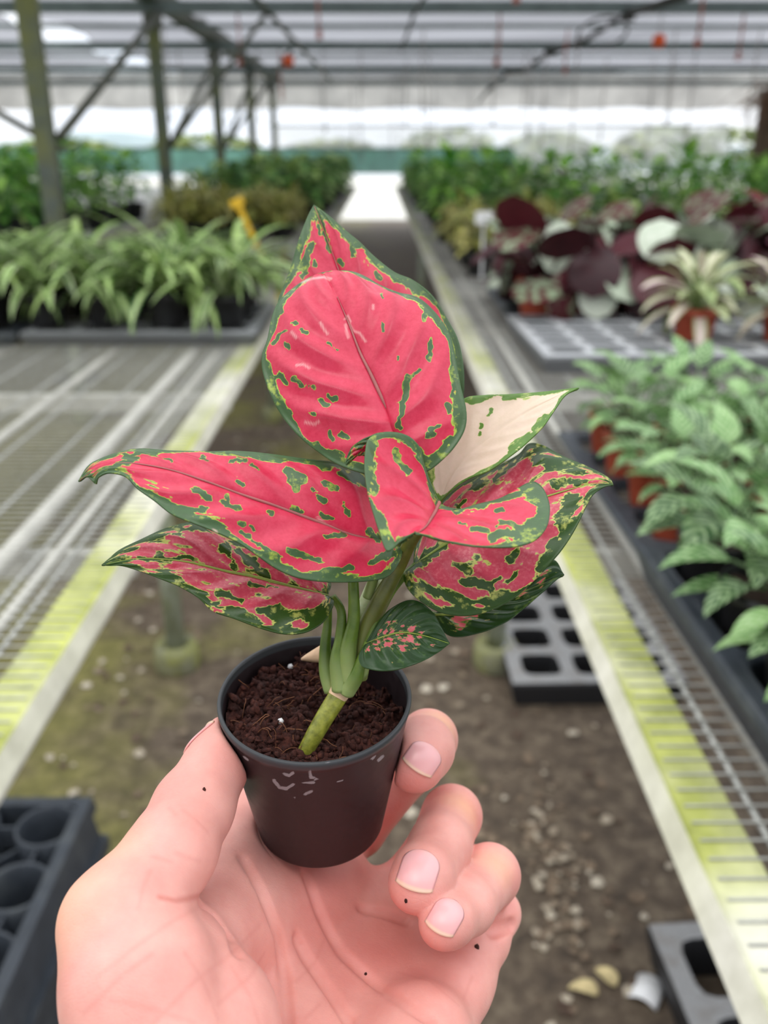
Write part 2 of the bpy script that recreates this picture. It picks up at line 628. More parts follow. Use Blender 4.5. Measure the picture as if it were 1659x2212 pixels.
# right: dark post with a dry vine
root = empty('corner_post', (4.9, 12.4, 0))
tag(root, 'broad dark weathered post at the far end of the right-hand benches', 'post')
MB().box((0.25, 0, 1.0), (0.5, 0.15, 2.0)).build('post_shaft', M['bark'], root)
MB().box((0.25, 0, 2.03), (0.56, 0.2, 0.06)).build('post_cap', M['dark_metal'], root)
b = MB()
random.seed(9)
for k in range(60):
    a = random.uniform(0, 6.28)
    p0 = Vector((4.85 + random.uniform(-.15, .3), 12.15 + random.uniform(-.05, .05), 2.0 + random.uniform(-.15, .15)))
    pts = [p0]
    d = Vector((math.cos(a), -.2 * random.random(), math.sin(a) * .8)) * 0.07
    for i in range(5):
        d = d + Vector((random.uniform(-.03, .03), 0, -0.018))
        pts.append(pts[-1] + d)
    b.tube(pts, [0.008, 0.007, 0.006, 0.005, 0.004, 0.003], 5)
tag(b.build('dried_vine', M['dry'], smooth=True), 'tangle of brown dried vine hanging on the dark weathered post', 'vine')

# overhead cable bundle with a loop, strings and clips
pts = [(0.55, 1.8, 2.36), (0.85, 3.0, 2.42), (1.15, 4.3, 2.40), (1.35, 5.5, 2.43), (1.55, 7.2, 2.41), (1.75, 8.6, 2.44), (1.9, 11.5, 2.42)]
pts = [(2.2, 5.5, 2.43), (2.14, 7.0, 2.36), (2.12, 8.5, 2.43), (2.05, 10.0, 2.37), (1.98, 11.5, 2.42), (1.95, 13.0, 2.34), (1.9, 14.5, 2.42), (1.87, 17.0, 2.30), (1.87, 18.0, 2.2)]
b = MB().tube(pts, 0.022, 8)
b.tube([(p[0] + .03 * math.sin(i * 2.1), p[1] + .1, p[2] - .025) for i, p in enumerate(pts)], 0.014, 6)
lp = [(2.02 + 0.22 * math.sin(t), 9.0 + 0.25 * math.cos(t), 2.33 - .10 * math.cos(t)) for t in np.linspace(0, 6.28, 24)]
ob = tag(empty('cable_bundle', (2.12, 8.5, 2.43)), 'dark cable bundle slung along the roof over the plants', 'cable')
b.build('cable', M['cable'], ob, True, True)
MB().tube(lp, 0.012, 6).build('cable_loop', M['cable'], ob, True, True)
for k, (x, y) in enumerate([(2.12, 8.5), (1.98, 11.5), (1.9, 14.5)]):
    MB().box((x, y, 2.415), (0.09, 0.10, 0.09)).build('clamp', M['cable'], ob, False, True)
pts2 = [(0.35, 5.4, 2.44), (0.33, 7.0, 2.36), (0.3, 8.6, 2.43), (0.26, 11.5, 2.42)]
tag(MB().tube(pts2, 0.016, 6).build('hanging_cable', M['cable'], smooth=True), 'thinner cable sagging under the roof right above the aisle', 'cable')

random.seed(12)
def string(x, y, z0, z1, mat, r, label, group=None):
    y = min(BEAM_Y + [4.0, 7.0, 10.0, 13.0, 16.0], key=lambda q: abs(q - y))
    z1 = 2.47
    o = tag(empty('hanging_string', (x, y, z1)), label, 'string', group)
    sw = random.uniform(-.02, .02)
    MB().tube([(0, 0, 0), (sw, 0, (z0 - z1) * .5), (0, 0, z0 - z1)], r, 6).build('cord', mat, o, True)
    MB().box((0, 0, z0 - z1), (r * 4, r * 4, r * 6)).build('knot', mat, o)
    return o
RED = [(-1.62, 4.6, 2.16), (-1.16, 5.0, 2.2), (-1.2, 8.9, 2.05), (-1.15, 12, 2.0), (-1.3, 13.5, 2.0), (-0.42, 6.5, 2.1), (0.55, 5.2, 2.3), (1.02, 8.0, 2.05), (0.75, 6.0, 2.12),
       (2.25, 6.4, 2.05), (3.1, 8.0, 2.1), (2.9, 6.0, 2.14), (1.9, 9.5, 2.1)]
for x, y, z in RED:
    string(x, y, z, 2.45, M['red_string'], 0.009, 'faded red string hanging straight down from a roof beam', 'faded red strings under the roof')
for k in range(26):
    x, y = random.uniform(-2.5, 4.2), random.uniform(9, 17.5)
    string(x, y, random.uniform(1.25, 1.75), 2.45, M['string'], 0.007, 'thin pale string hanging straight down towards the far benches', 'thin pale hanging strings')
for (x, y, z, lab) in [(-3.55, 8.5, 2.03, 'orange clip hanging beyond the nearest post'), (-0.92, 10.0, 2.19, 'orange clip hanging over the aisle plants, between the post line and the aisle'),
                       (2.4, 8.5, 2.22, 'orange clip hanging under the roof beside the dark cable bundle'), (3.75, 8.5, 2.27, 'paler orange clip hanging near the bright roof slot')]:
    o = tag(empty('orange_clip', (x, y, z)), lab, 'clip')
    MB().lathe([(0.0, -.06), (0.045, -.05), (0.055, -.02), (0.055, .02), (0.04, .045), (0.0, .05)], 14).build('clip_body', M['orange'], o, True)
    MB().tube([(0, 0, .05), (0, 0, 2.49 - z)], 0.005, 5).build('cord', M['string'], o, True)

# outside: hills and trees
vs, fs = [], []
n = 80
for i in range(n):
    x = -70 + 140 * i / (n - 1)
    h = 3.2 + 2.2 * mnoise.noise(Vector((x * .04, 3, 0))) + (1.8 if x < -20 else 0) * math.exp(-((x + 34) / 12) ** 2)
    vs += [(x, 120, -1), (x, 121, h * .35), (x, 124, h * .62), (x, 140, h * .3)]
for i in range(n - 1):
    for k in range(3):
        fs.append((4 * i + k, 4 * i + 4 + k, 4 * i + 5 + k, 4 * i + 1 + k))
struct(mesh_obj('hill', vs, fs, M['hill']))

def make_tree(name, x, y, h, w, label, seed):
    random.seed(seed)
    root = tag(empty(name, (x, y, 0)), label, 'tree', 'trees beyond the far end')
    MB().tube([(0, 0, 0), (.1, 0, h * .35), (0, 0, h * .6)], [.16, .12, .08], 8).build('trunk', M['bark'], root, True)
    b = MB()
    for k in range(420):
        th, u = random.uniform(0, 6.283), random.uniform(-.75, 1)
        r = random.uniform(.55, 1.0) ** .5
        c = Vector((w * .5 * r * math.cos(th) * math.sqrt(max(0, 1 - u * u)), w * .5 * r * math.sin(th) * math.sqrt(max(0, 1 - u * u)), h * .62 + h * .38 * u * r))
        s = random.uniform(.16, .30)
        q = Matrix.Rotation(random.uniform(0, 6.28), 3, 'Z') @ Matrix.Rotation(random.uniform(-1, 1), 3, 'X')
        loc = [(-s, -s * .5, 0), (0, -s * .7, .1 * s), (s, -s * .2, 0), (.9 * s, s * .5, -.1 * s), (0, s * .7, .15 * s), (-s * .9, s * .4, 0)]
        b.add([c + q @ Vector(a) for a in loc], [(0, 1, 2, 3, 4, 5)], [(.5, 0)] * 6, random.random())
    b.build('crown', M['tree'], root)
KT = ['broad', 'small', 'tall', 'rounded', 'spreading', 'low', 'full', 'slim']
for k, (x, y, h, w) in enumerate([(-15.5, 46, 1.9, 6), (-9, 49, 2.1, 6), (-23, 52, 1.7, 6), (3.2, 44, 2.3, 4.5), (8.4, 47, 2.2, 4.5), (13.4, 45, 2.4, 4.5), (-2.5, 52, 1.9, 5), (18.5, 50, 2.4, 5)]):
    make_tree('tree', x, y, h, w, f'{KT[k]} hazy tree standing outside, beyond the far end of the greenhouse', 40 + k)

# ------------------------------------------------------------------ benches
def make_bench(name, x_in, x_out, y0, y1, label, bars, pipes, wires, leg_spots, edge=1):
    """A bench whose aisle edge is x_in; edge=+1 when the aisle lies towards +x."""
    root = tag(empty(name, ((x_in + x_out) / 2, y0, 0)), label, 'bench')
    ym, ln = (y0 + y1) / 2, y1 - y0
    def rail(x, s):
        b = MB()
        b.box((x + s * .002, ym, BZ - .014), (.005, ln, .030), Matrix.Rotation(-s * .40, 3, 'Y'))      # sloping face
        b.box((x - s * .004, ym, BZ - .028), (.006, ln, .045))
        b.box((x - s * .030, ym, BZ - .006), (.060, ln, .007))               # flat top
        b.box((x - s * .020, ym, BZ - .051), (.036, ln, .004))
        return b.build('rail', M['rail'], root, False, True)
    rail(x_in, edge)
    rail(x_out, -edge)
    b = MB()
    x0, x1 = sorted((x_in, x_out))
    if wires:
        y = y0
        while y < y1:
            b.tube([(x0 + .012, y, BZ - .001), (x1 - .012, y, BZ - .001)], .0014 if y < 4.5 else .003, 4, False)
            y += .024 if y < 4.5 else .09
        for bx in bars:
            b.tube([(bx, y0, BZ - .006), (bx, y1, BZ - .006)], .0036, 5, False)
    else:
        b.box(((x0 + x1) / 2, ym, BZ - .008), (x1 - x0 - .03, ln - .02, .008))
    b.build('wire_mesh', M['galv'], root, True, True)
    for pxx, r in pipes:
        MB().tube([(pxx, y0, BZ - .012 - r), (pxx, y1, BZ - .012 - r)], r, 10).build('support_pipe', M['galv_pipe'], root, True, True)
    y = y0 + 0.5
    for k in range(int(ln / 1.1)):
        MB().box(((x0 + x1) / 2, 2.55 + (k - 1) * 1.1, BZ - .085), (x1 - x0 - .06, .035, .045)).build('cross_bar', M['galv_pipe'], root, False, True) if y0 < 2.55 + (k - 1) * 1.1 < y1 else None
    for lx, ly in leg_spots:
        lg = MB().tube([(lx, ly, .05), (lx, ly, BZ - .10)], .026, 12).build('leg', M['leg_pipe'], root, True, True)
        MB().lathe([(0, 0), (.060, 0), (.063, .01), (.062, .05), (.056, .075), (.040, .078), (.034, .070), (0, .070)], 20, (lx, ly, 0)).build('foot', M['foot'], lg, True, True)
    return root

make_bench('bench', XL, -1.78, .25, 17.4, 'long wire-mesh bench with the bare algae-edged stretch and strappy plants', [-.47, -.505, -.56, -.70, -.82, -.95, -1.1, -1.25, -1.4, -1.55],
           [(-.635, .017), (-.90, .010), (-.545, .009), (-1.3, .017)], True, [(-.572, 2.14), (-.572, 4.6), (-.572, 7.0), (-1.6, 2.14), (-1.6, 4.6)])
make_bench('bench', XR, 2.35, .25, 17.4, 'long wire-mesh bench carrying silver-leaved, cream and maroon plants', [.345, .375, .45, .55, .68, .8, .95, 1.1, 1.3, 1.5, 1.7, 1.9, 2.1],
           [(.43, .010), (.9, .017), (1.6, .017)], True, [(.325, 2.14), (.325, 4.6), (.325, 7.0), (2.1, 4.6)], edge=-1)
make_bench('bench', -2.1, -4.6, 4.2, 17.4, 'bench beyond the post line crowded with bright green plants', [], [], False, [(-2.3, 5), (-4.4, 5), (-2.3, 16), (-4.4, 16)])
make_bench('bench', -5.1, -7.6, 8.0, 17.4, 'outermost bench past the post line, far from the aisle', [], [], False, [(-5.3, 9), (-7.4, 9), (-5.3, 16), (-7.4, 16)])
make_bench('bench', 2.75, 4.84, 5.0, 17.4, 'second bench behind the maroon plants, beyond the cream-leaved ones', [], [], False, [(2.95, 6), (4.65, 6), (2.95, 16), (4.65, 16)], edge=-1)

# ------------------------------------------------------------------ trays
def hole_loop(kind, r, n=24):
    if kind == 'round':
        return [(r * math.cos(2 * math.pi * k / n), r * math.sin(2 * math.pi * k / n)) for k in range(n)]
    out = []
    for k in range(n):
        t = 2 * math.pi * k / n
        c, s = math.cos(t), math.sin(t)
        e = 5.0
        q = (abs(c) ** e + abs(s) ** e) ** (-1 / e)
        out.append((r * q * c, r * q * s))
    return out

def square_loop(hx, hy, n=24):
    out = []
    for k in range(n):
        t = 2 * math.pi * k / n
        c, s = math.cos(t), math.sin(t)
        q = min(1 / abs(c) if abs(c) > 1e-9 else 1e9, 1 / abs(s) if abs(s) > 1e-9 else 1e9)
        out.append((hx * q * c, hy * q * s))
    return out

def cell_tray(nx_, ny_, pitch, hole, depth, kind='square', lip=.018, n=24):
    """Top sheet with open cells, tapering cups below and a rolled skirt; origin at its bottom centre."""
    b = MB()
    W, D = nx_ * pitch, ny_ * pitch
    for i in range(nx_):
        for j in range(ny_):
            cx_, cyy = (i + .5) * pitch - W / 2, (j + .5) * pitch - D / 2
            o_ = square_loop(pitch / 2, pitch / 2, n)
            h_ = hole_loop(kind, hole, n)
            vs = [(cx_ + a, cyy + c, depth) for a, c in o_]
            vs += [(cx_ + a * 1.04, cyy + c * 1.04, depth + .002) for a, c in h_]
            vs += [(cx_ + a, cyy + c, depth - .003) for a, c in h_]
            vs += [(cx_ + a * .88, cyy + c * .88, .004) for a, c in h_]
            vs += [(cx_ + a * .35, cyy + c * .35, .004) for a, c in h_]
            fs = []
            for L in range(3):
                for k in range(n):
                    k2 = (k + 1) % n
                    fs.append((L * n + k, L * n + k2, (L + 1) * n + k2, (L + 1) * n + k))
            b.add(vs, fs)
    ring = lambda e, z: [(s1 * (W / 2 + e), s2 * (D / 2 + e), z) for s1, s2 in ((-1, -1), (1, -1), (1, 1), (-1, 1))]
    vs = ring(0, depth) + ring(lip, depth) + ring(lip + .004, depth - .012) + ring(lip * .4, 0.0)
    fs = []
    for L in range(3):
        for k in range(4):
            k2 = (k + 1) % 4
            fs.append((L * 4 + k, L * 4 + k2, (L + 1) * 4 + k2, (L + 1) * 4 + k))
    b.add(vs, fs)
    return b

def add_tray(name, b, mat, loc, rz, label, tilt=0):
    o = b.build(name, mat)
    o.location = (loc[0], loc[1], loc[2] + .0015)
    o.rotation_euler = (tilt, 0, rz)
    tag(o, label, 'tray')
    m = o.modifiers.new('bevel', 'BEVEL')
    m.width = .002
    m.segments = 1
    m.limit_method = 'ANGLE'
    return o

add_tray('cell_tray', cell_tray(3, 4, .140, .050, .075), M['tray_dusty'], (.335 + .23, 2.235, 0), .02, 'dusty grey square-celled tray on the floor beside the algae-ringed bench foot')
add_tray('cell_tray', cell_tray(3, 4, .150, .056, .085), M['tray_dusty'], (.735, .855, 0), 0.06, 'dusty square-celled tray on the floor near the white scrap of label')
add_tray('cell_tray', cell_tray(7, 5, .130, .050, .055), M['tray_grey'], (.47 + .475, 2.90, BZ), .03, 'long pale grey square-celled tray on the bench under the cream-leaved plants')
add_tray('cell_tray', cell_tray(4, 4, .150, .068, .056), M['tray_black'], (.40 + .318, .90, BZ), .02, 'black tray holding the nearest silver-leaved plants')
add_tray('cell_tray', cell_tray(4, 4, .150, .066, .020), M['tray_black'], (.41 + .320, 1.60, BZ), .02, 'black tray holding the silver-leaved plants in terracotta pots')
add_tray('cell_tray', cell_tray(5, 4, .150, .058, .045), M['tray_grey'], (-.81, 3.27, BZ), 0, 'grey tray at the bench edge under the strappy plants')
add_tray('cell_tray', cell_tray(3, 4, .150, .058, .045), M['tray_black'], (-1.46, 3.27, BZ), 0, 'darker tray away from the aisle under the strappy plants')
add_tray('cell_tray', cell_tray(7, 5, .150, .058, .03), M['tray_black'], (1.03, 3.68, BZ), 0, 'black tray under the maroon and silver round-leaved plants')
add_tray('cell_tray', cell_tray(4, 5, .150, .058, .03), M['tray_black'], (1.92, 4.0, BZ), 0, 'black tray under the dark red plants')

# the ribbed, round-holed tray stack on the floor under the left bench
def round_tray():
    root = empty('round_hole_tray', (-.80, 1.02, 0))
    tag(root, 'black round-holed ribbed tray standing on the floor under the bare bench', 'tray')
    W, D, H = .54, .56, .25
    p = .14
    b = MB()
    ring = lambda e, z: [(s1 * (W / 2 + e), s2 * (D / 2 + e), z) for s1, s2 in ((-1, -1), (1, -1), (1, 1), (-1, 1))]
    vs = ring(-.022, H - .06) + ring(-.022, H) + ring(0, H) + ring(.004, H - .03) + ring(-.004, H - .035) + ring(.004, H - .1) + ring(.014, H - .1) + ring(.014, H - .13) + ring(.0, H - .13) + ring(.006, 0)
    fs = []
    for L in range(9):
        for k in range(4):
            k2 = (k + 1) % 4
            fs.append((L * 4 + k, L * 4 + k2, (L + 1) * 4 + k2, (L + 1) * 4 + k))
    b.add(vs, fs)
    b.build('skirt', M['tray_black'], root)
    b = MB()
    b.box((0, 0, H - .115), (W - .03, D - .03, .006))
    b.build('deck', M['tray_black'], root)
    rb = MB()
    cent = []
    for i in range(4):
        for j in range(4):
            x = (i - 1.5) * p
            y = (j - 1.5) * p
            cent.append((x, y))
            MB().lathe([(.046, H - .11), (.047, H - .004), (.050, H), (.054, H - .003), (.053, H - .11)], 28, (x, y, 0)).build('cell_ring', M['tray_black'], root, True)
    for i in range(4):
        for j in range(4):
            x, y = (i - 1.5) * p, (j - 1.5) * p
            if i < 3:
                rb.box((x + p / 2, y, H - .03), (p - .102, .005, .045))
                if j < 3:
                    rb.box((x + p / 2, y + p / 2, H - .04), (p * 1.414 - .106, .005, .04), Matrix.Rotation(.785, 3, 'Z'))
            if j < 3:
                rb.box((x, y + p / 2, H - .03), (.005, p - .102, .045))
    rb.build('rib_lattice', M['tray_black'], root)
    return root
round_tray()

# ------------------------------------------------------------------ background plants
def blade(b, base, az, el, length, width, droop, tone, nseg=7, prof='lance', fold=.18, across=1, petiole=0.0, curl=0.0, leaf_el=None):
    """One leaf added to a foliage mesh; UV is (along, across)."""
    pos = Vector(base)
    d_h = Vector((math.cos(az), math.sin(az), 0))
    side = Vector((-math.sin(az), math.cos(az), 0))
    pts, els = [], []
    L = petiole + length
    ns_p = 2 if petiole else 0
    if petiole:
        for k in range(2):
            dd = d_h * math.cos(el) + Vector((0, 0, math.sin(el)))
            b.tube([pos, pos + dd * petiole / 2], .0028, 4, False)
            pos = pos + dd * petiole / 2
            el -= droop * .12
        if leaf_el is not None:
            el = leaf_el
    step = length / nseg
    vs, uv, fs = [], [], []
    nc = 2 * across + 1
    for i in range(nseg + 1):
        s = i / nseg
        dd = d_h * math.cos(el) + Vector((0, 0, math.sin(el)))
        up = -d_h * math.sin(el) + Vector((0, 0, math.cos(el)))
        if prof == 'lance':
            w = math.sin(math.pi * min(1, s * .92 + .08)) ** .8
        elif prof == 'strap':
            w = (min(1, s * 5 + .35)) * (1 - max(0, (s - .55) / .45) ** 1.6)
        elif prof == 'round':
            w = math.sqrt(max(0, 1 - (2 * s - 1) ** 2))
        else:
            w = (math.sin(math.pi * (s ** .62))) ** .85
        for c in range(nc):
            t = -1 + 2 * c / (nc - 1)
            q = pos + side * (t * w * width / 2) + up * (abs(t) * w * width / 2 * (fold if prof != 'round' else -fold) - curl * t * t * width * w)
            vs.append(q)
            uv.append((s, t))
        pos = pos + dd * step
        el -= droop / nseg
    for i in range(nseg):
        for c in range(nc - 1):
            fs.append((i * nc + c, i * nc + c + 1, (i + 1) * nc + c + 1, (i + 1) * nc + c))
    b.add(vs, fs, uv, tone)


def pot(root, rt, rb_, h, mat, parent_name='pot'):
    MB().lathe([(0, .002), (rb_, 0), (rb_ + .001, .004), (rt * .97, h - .018), (rt + .002, h - .017), (rt + .003, h), (rt - .002, h), (rt - .004, h - .018), (rt * .9, h - .022)], 28).build(parent_name, mat, root, True)
    b = MB()
    vs = [(0, 0, h - .012)]
    n = 20
    for R in (.5, .95):
        for k in range(n):
            t = 6.2832 * k / n
            vs.append((rt * R * math.cos(t), rt * R * math.sin(t), h - .016 + .005 * random.uniform(-1, 1)))
    fs = [(0, 1 + k, 1 + (k + 1) % n) for k in range(n)]
    fs += [(1 + k, 1 + n + k, 1 + n + (k + 1) % n, 1 + (k + 1) % n) for k in range(n)]
    b.add(vs, fs)
    b.build('soil', M['soil_bg'], root, True)


def foliage_strap(rt, h, R):
    b = MB()
    for k in range(34):
        az = k * 2.4 + R.uniform(-.3, .3)
        el = R.uniform(.75, 1.45) if k > 7 else R.uniform(.45, .9)
        ln = R.uniform(.24, .40)
        blade(b, (.012 * math.cos(az), .012 * math.sin(az), h - .02), az, el, ln, R.uniform(.022, .036), R.uniform(1.4, 2.5), R.random(), 9, 'strap', .25)
    return b

def foliage_bush(rt, h, R, n=42, top=.26, ln=(.07, .12), wd=.5, spread=.11, prof='ovate'):
    b = MB()
    for s in range(6):
        az = s * 1.047 + R.uniform(-.3, .3)
        p1 = Vector((spread * .55 * math.cos(az), spread * .55 * math.sin(az), h + top * .6))
        b.tube([(0, 0, h - .02), p1 * .6 + Vector((0, 0, (h + top * .3) * .4)), p1], [.004, .003, .002], 4, False)
    for k in range(n):
        az = k * 2.399 + R.uniform(-.4, .4)
        u = (k + .5) / n
        r = spread * (.25 + .75 * math.sqrt(1 - u))
        z = h + .02 + top * (u ** .8) * R.uniform(.7, 1.0)
        l = R.uniform(*ln)
        blade(b, (r * .45 * math.cos(az), r * .45 * math.sin(az), z * .93), az, R.uniform(-.1, .85) * (.4 + u), l, l * wd, R.uniform(.6, 1.5), R.random(), 6, prof, .2)
    return b

def foliage_silver(rt, h, R):
    b = MB()
    n = 24
    for k in range(n):
        az = k * 2.399 + R.uniform(-.3, .3)
        u = (k + .5) / n
        el = .25 + 1.0 * u + R.uniform(-.2, .2)
        pet = .035 + .07 * u
        l = R.uniform(.07, .115)
        blade(b, (.012 * math.cos(az), .012 * math.sin(az), h - .012 + .05 * u), az, el, l, l * R.uniform(.48, .60), R.uniform(.6, 1.5), R.random(), 8, 'ovate', .20, 2, pet)
    return b

def foliage_begonia(rt, h, R):
    b = MB()
    n = 20
    for k in range(n):
        az = k * 2.399 + R.uniform(-.4, .4)
        u = (k + .5) / n
        l = R.uniform(.085, .13)
        blade(b, (0, 0, h - .02), az, .35 + .95 * u + R.uniform(-.15, .15), l, l * R.uniform(.8, .98), R.uniform(.3, .9), R.random(), 8, 'round', .12, 2, .06 + .11 * u,
              leaf_el=R.uniform(-1.25, -.15) if R.random() < .8 else R.uniform(.5, 1.2))
    return b

def foliage_pale(rt, h, R):
    b = MB()
    n = 34
    for k in range(n):
        az = k * 2.399 + R.uniform(-.4, .4)
        u = (k + .5) / n
        el = .15 + 1.25 * u + R.uniform(-.2, .2)
        l = R.uniform(.09, .15)
        blade(b, (0, 0, h - .01 + .03 * u), az, el, l, l * R.uniform(.22, .34), R.uniform(.6, 1.6), R.random(), 8, 'lance', .3, 1, .02 + .05 * u)
    return b

KINDS = {
    'strap': (foliage_strap, 'strap', 'pot_black', .062, .10),
    'strap2': (foliage_strap, 'strap2', 'pot_black', .062, .10),
    'bright': (lambda rt, h, R: foliage_bush(rt, h, R, 60, .34, (.08, .13), .5, .15), 'bright', 'pot_black', .07, .11),
    'deep': (lambda rt, h, R: foliage_bush(rt, h, R, 46, .24, (.09, .15), .45, .14), 'deep', 'pot_black', .065, .10),
    'gold': (lambda rt, h, R: foliage_bush(rt, h, R, 56, .20, (.09, .15), .26, .15, 'lance'), 'gold', 'pot_black', .065, .10),
    'silver': (foliage_silver, 'silver', 'pot_black', .075, .120),
    'silver_b': (foliage_silver, 'silver', 'pot_brown', .078, .118),
    'begonia': (foliage_begonia, 'maroon', 'pot_brown', .058, .085),
    'redleaf': (lambda rt, h, R: foliage_bush(rt, h, R, 40, .20, (.08, .12), .75, .12), 'redleaf', 'pot_brown', .058, .085),
    'pale': (foliage_pale, 'pale', 'pot_brown', .058, .080),
    'pink': (lambda rt, h, R: foliage_bush(rt, h, R, 36, .17, (.06, .10), .5, .10), 'pink', 'pot_brown', .055, .08),
}
NAMES = {'strap': 'strappy_plant', 'strap2': 'strappy_plant', 'bright': 'bushy_plant', 'deep': 'leafy_plant', 'gold': 'golden_plant', 'silver': 'silver_leaved_plant',
         'silver_b': 'silver_leaved_plant', 'begonia': 'begonia', 'redleaf': 'red_leaved_plant', 'pale': 'cream_leaved_plant', 'pink': 'pink_leaved_plant'}
PROTO = {}

def plant(kind, var, x, y, z, rz, sc, label, group=None):
    key = (kind, var)
    if key not in PROTO:
        R = random.Random(hash((kind == 'x', var)) + sum(map(ord, kind)) * 7)
        fn, mat, pm, rt, h = KINDS[kind]
        root = empty(NAMES[kind])
        pot(root, rt, rt * .76, h, M[pm])
        fn(rt, h, R).build('foliage', M[mat], root, True)
        PROTO[key] = root
    else:
        root = copy_tree(PROTO[key])
    root.location = (x, y, z)
    root.rotation_euler = (0, 0, rz)
    root.scale = (sc,) * 3
    for k_ in ('group',):
        if k_ in root: del root[k_]
    tag(root, label, 'plant', group)
    return root

RR = random.Random(77)
BT = BZ + .006
# strappy plants on the left bench: rows run across the bench, row 0 nearest the photographer
for r in range(3):
    for c in range(6):
        x, y = -.525 - .205 * c, 3.06 + .20 * r
        lab = f'green-and-white strappy plant, {ORD[c]} from the aisle in the {ORD[r]} row'
        plant('strap' if (r + c) % 3 else 'strap2', (r * 3 + c) % 3, x, y, BZ + .049, RR.uniform(0, 6), RR.uniform(1.02, 1.2), lab, 'strappy plants in trays on the post-side bench')
# golden plants and deep green ones behind them
for r in range(4):
    for c in range(5):
        plant('gold', (r + c) % 2, -.72 - .20 * c, 6.7 + .24 * r, BZ + .003, RR.uniform(0, 6), RR.uniform(1.0, 1.2),
              f'yellowish-leaved plant, {ORD[c]} from the aisle in the {ORD[r]} golden row', 'golden plants on the post-side bench')
for r in range(12):
    for c in range(4):
        plant('deep', (r + c) % 3, -.62 - .32 * c, 8.2 + .72 * r, BZ + .003, RR.uniform(0, 6), RR.uniform(1.35, 1.7),
              'deep green leafy plant standing in the rows behind the golden plants', 'deep green plants towards the far end, post side')
for r in range(7):
    for c in range(7):
        plant('bright' if (c + r) % 4 else 'deep', (r + 2 * c) % 3, -2.35 - .34 * c, 5.2 + .62 * r, BZ + .003, RR.uniform(0, 6), RR.uniform(1.2, 1.55),
              'bushy green plant on the bench beyond the post line', 'bushy green plants beyond the post line')
for r in range(5):
    for c in range(5):
        plant('bright', (r + c) % 3, -5.4 - .45 * c, 9.0 + 1.2 * r, BZ + .003, RR.uniform(0, 6), RR.uniform(1.3, 1.6),
              'bushy green plant on the outermost bench past the posts', 'bushy green plants on the outermost bench')
# right bench
for c in range(4):
    for r in range(4):
        tone = 'silver'
        plant(tone, (r + c) % 3, .493 + .15 * c, .675 + .15 * r, BT, RR.uniform(0, 6), RR.uniform(.84, .98),
              f'silvery green plant, black pot, {ORD[c]} from the aisle, {ORD[r]} row, near tray', 'silver-leaved plants')
for c in range(4):
    for r in range(4):
        plant('silver_b', (r + c) % 3, .505 + .15 * c, 1.35 + .15 * r, BT, RR.uniform(0, 6), RR.uniform(.70, .84),
              f'silvery green plant in a terracotta-coloured pot, {ORD[c]} from the aisle, {ORD[r]} row', 'silver-leaved plants')
k = 0
for (x, y, sc) in [(.99, 2.78, 1.22), (1.25, 2.74, 1.08), (1.51, 2.8, 1.15)]:
    k += 1
    plant('pale', k % 2, x, y, BZ + .061, RR.uniform(0, 6), sc,
          f'cream and pinkish narrow-leaved plant standing in the pale tray, {ORD[k - 1]} from the aisle', 'cream-leaved plants')
for r in range(3):
    for c in range(5):
        plant('begonia', (r + c) % 3, .60 + .20 * c + .03 * r, 3.30 + .24 * r, BZ + .034, RR.uniform(0, 6), RR.uniform(1.35, 1.65),
              f'maroon and silver round-leaved plant, {ORD[c]} from the aisle in the {ORD[r]} row', 'maroon round-leaved plants')
for r in range(3):
    for c in range(4):
        plant('redleaf', (r + c) % 2, 1.66 + .2 * c, 3.75 + .22 * r, BZ + .034, RR.uniform(0, 6), RR.uniform(1.2, 1.5),
              f'dark red-leaved plant, {ORD[c]} past the maroon plants in the {ORD[r]} row', 'dark red plants')
plant('pink', 0, 1.50, 3.22, BZ + .034, 1.0, 1.4, 'pink-leaved plant between the maroon plants and the cream ones', None)
for r in range(4):
    for c in range(4):
        plant('deep' if c > 1 else 'gold', (r + c) % 2, .52 + .45 * c, 4.75 + .42 * r, BZ + .003, RR.uniform(0, 6), RR.uniform(.95, 1.2),
              'yellow-green and green leafy plant right behind the maroon plants', 'mixed green plants behind the maroon ones')
for r in range(10):
    for c in range(5):
        plant(['deep', 'bright', 'deep', 'redleaf', 'bright'][(r + c) % 5] if r > 3 else ['bright', 'deep'][(r + c) % 2], (r + c) % 2, .5 + .41 * c, 6.6 + 1.05 * r, BZ + .003, RR.uniform(0, 6), RR.uniform(1.15, 1.45),
              'leafy plant in the long rows running to the far end, cable side', 'leafy plants towards the far end, cable side')
for r in range(8):
    for c in range(4):
        plant('bright', (r + c) % 3, 2.98 + .52 * c, 5.5 + .9 * r, BZ + .003, RR.uniform(0, 6), RR.uniform(1.15, 1.4),
              'bushy green plant on the second bench behind the red ones', 'bushy green plants on the second bench')

# tags
def stake(x, y, z0, h, w, mat, label, lean=0.0, head=None):
    o = tag(empty('plant_label', (x, y, z0)), label, 'label')
    rot = Matrix.Rotation(lean, 3, 'Y')
    MB().box(tuple(rot @ Vector((0, 0, h / 2))), (w, .003, h), rot).build('stake', mat, o)
    if head:
        MB().box(tuple(rot @ Vector((0, -.003, h + head[1] / 2))), (head[0], .003, head[1]), rot).build('tag_face', mat, o)
    return o
stake(-.44, 4.0, BZ, .42, .024, M['yellow_tag'], 'yellow plant label leaning among the plants by the aisle', -.40, (.06, .035))
plant('redleaf', 1, -.475, 4.25, BZ + .003, 0, .6, 'lone terracotta-potted plant at the bench edge beside the yellow label')
stake(.52, 4.6, BZ, .27, .010, M['white_tag'], 'white plant label standing behind the maroon plants near the aisle', 0, (.085, .06))
stake(1.95, 4.78, BZ, .34, .010, M['white_tag'], 'white plant label standing above the dark red plants', 0, (.09, .05))

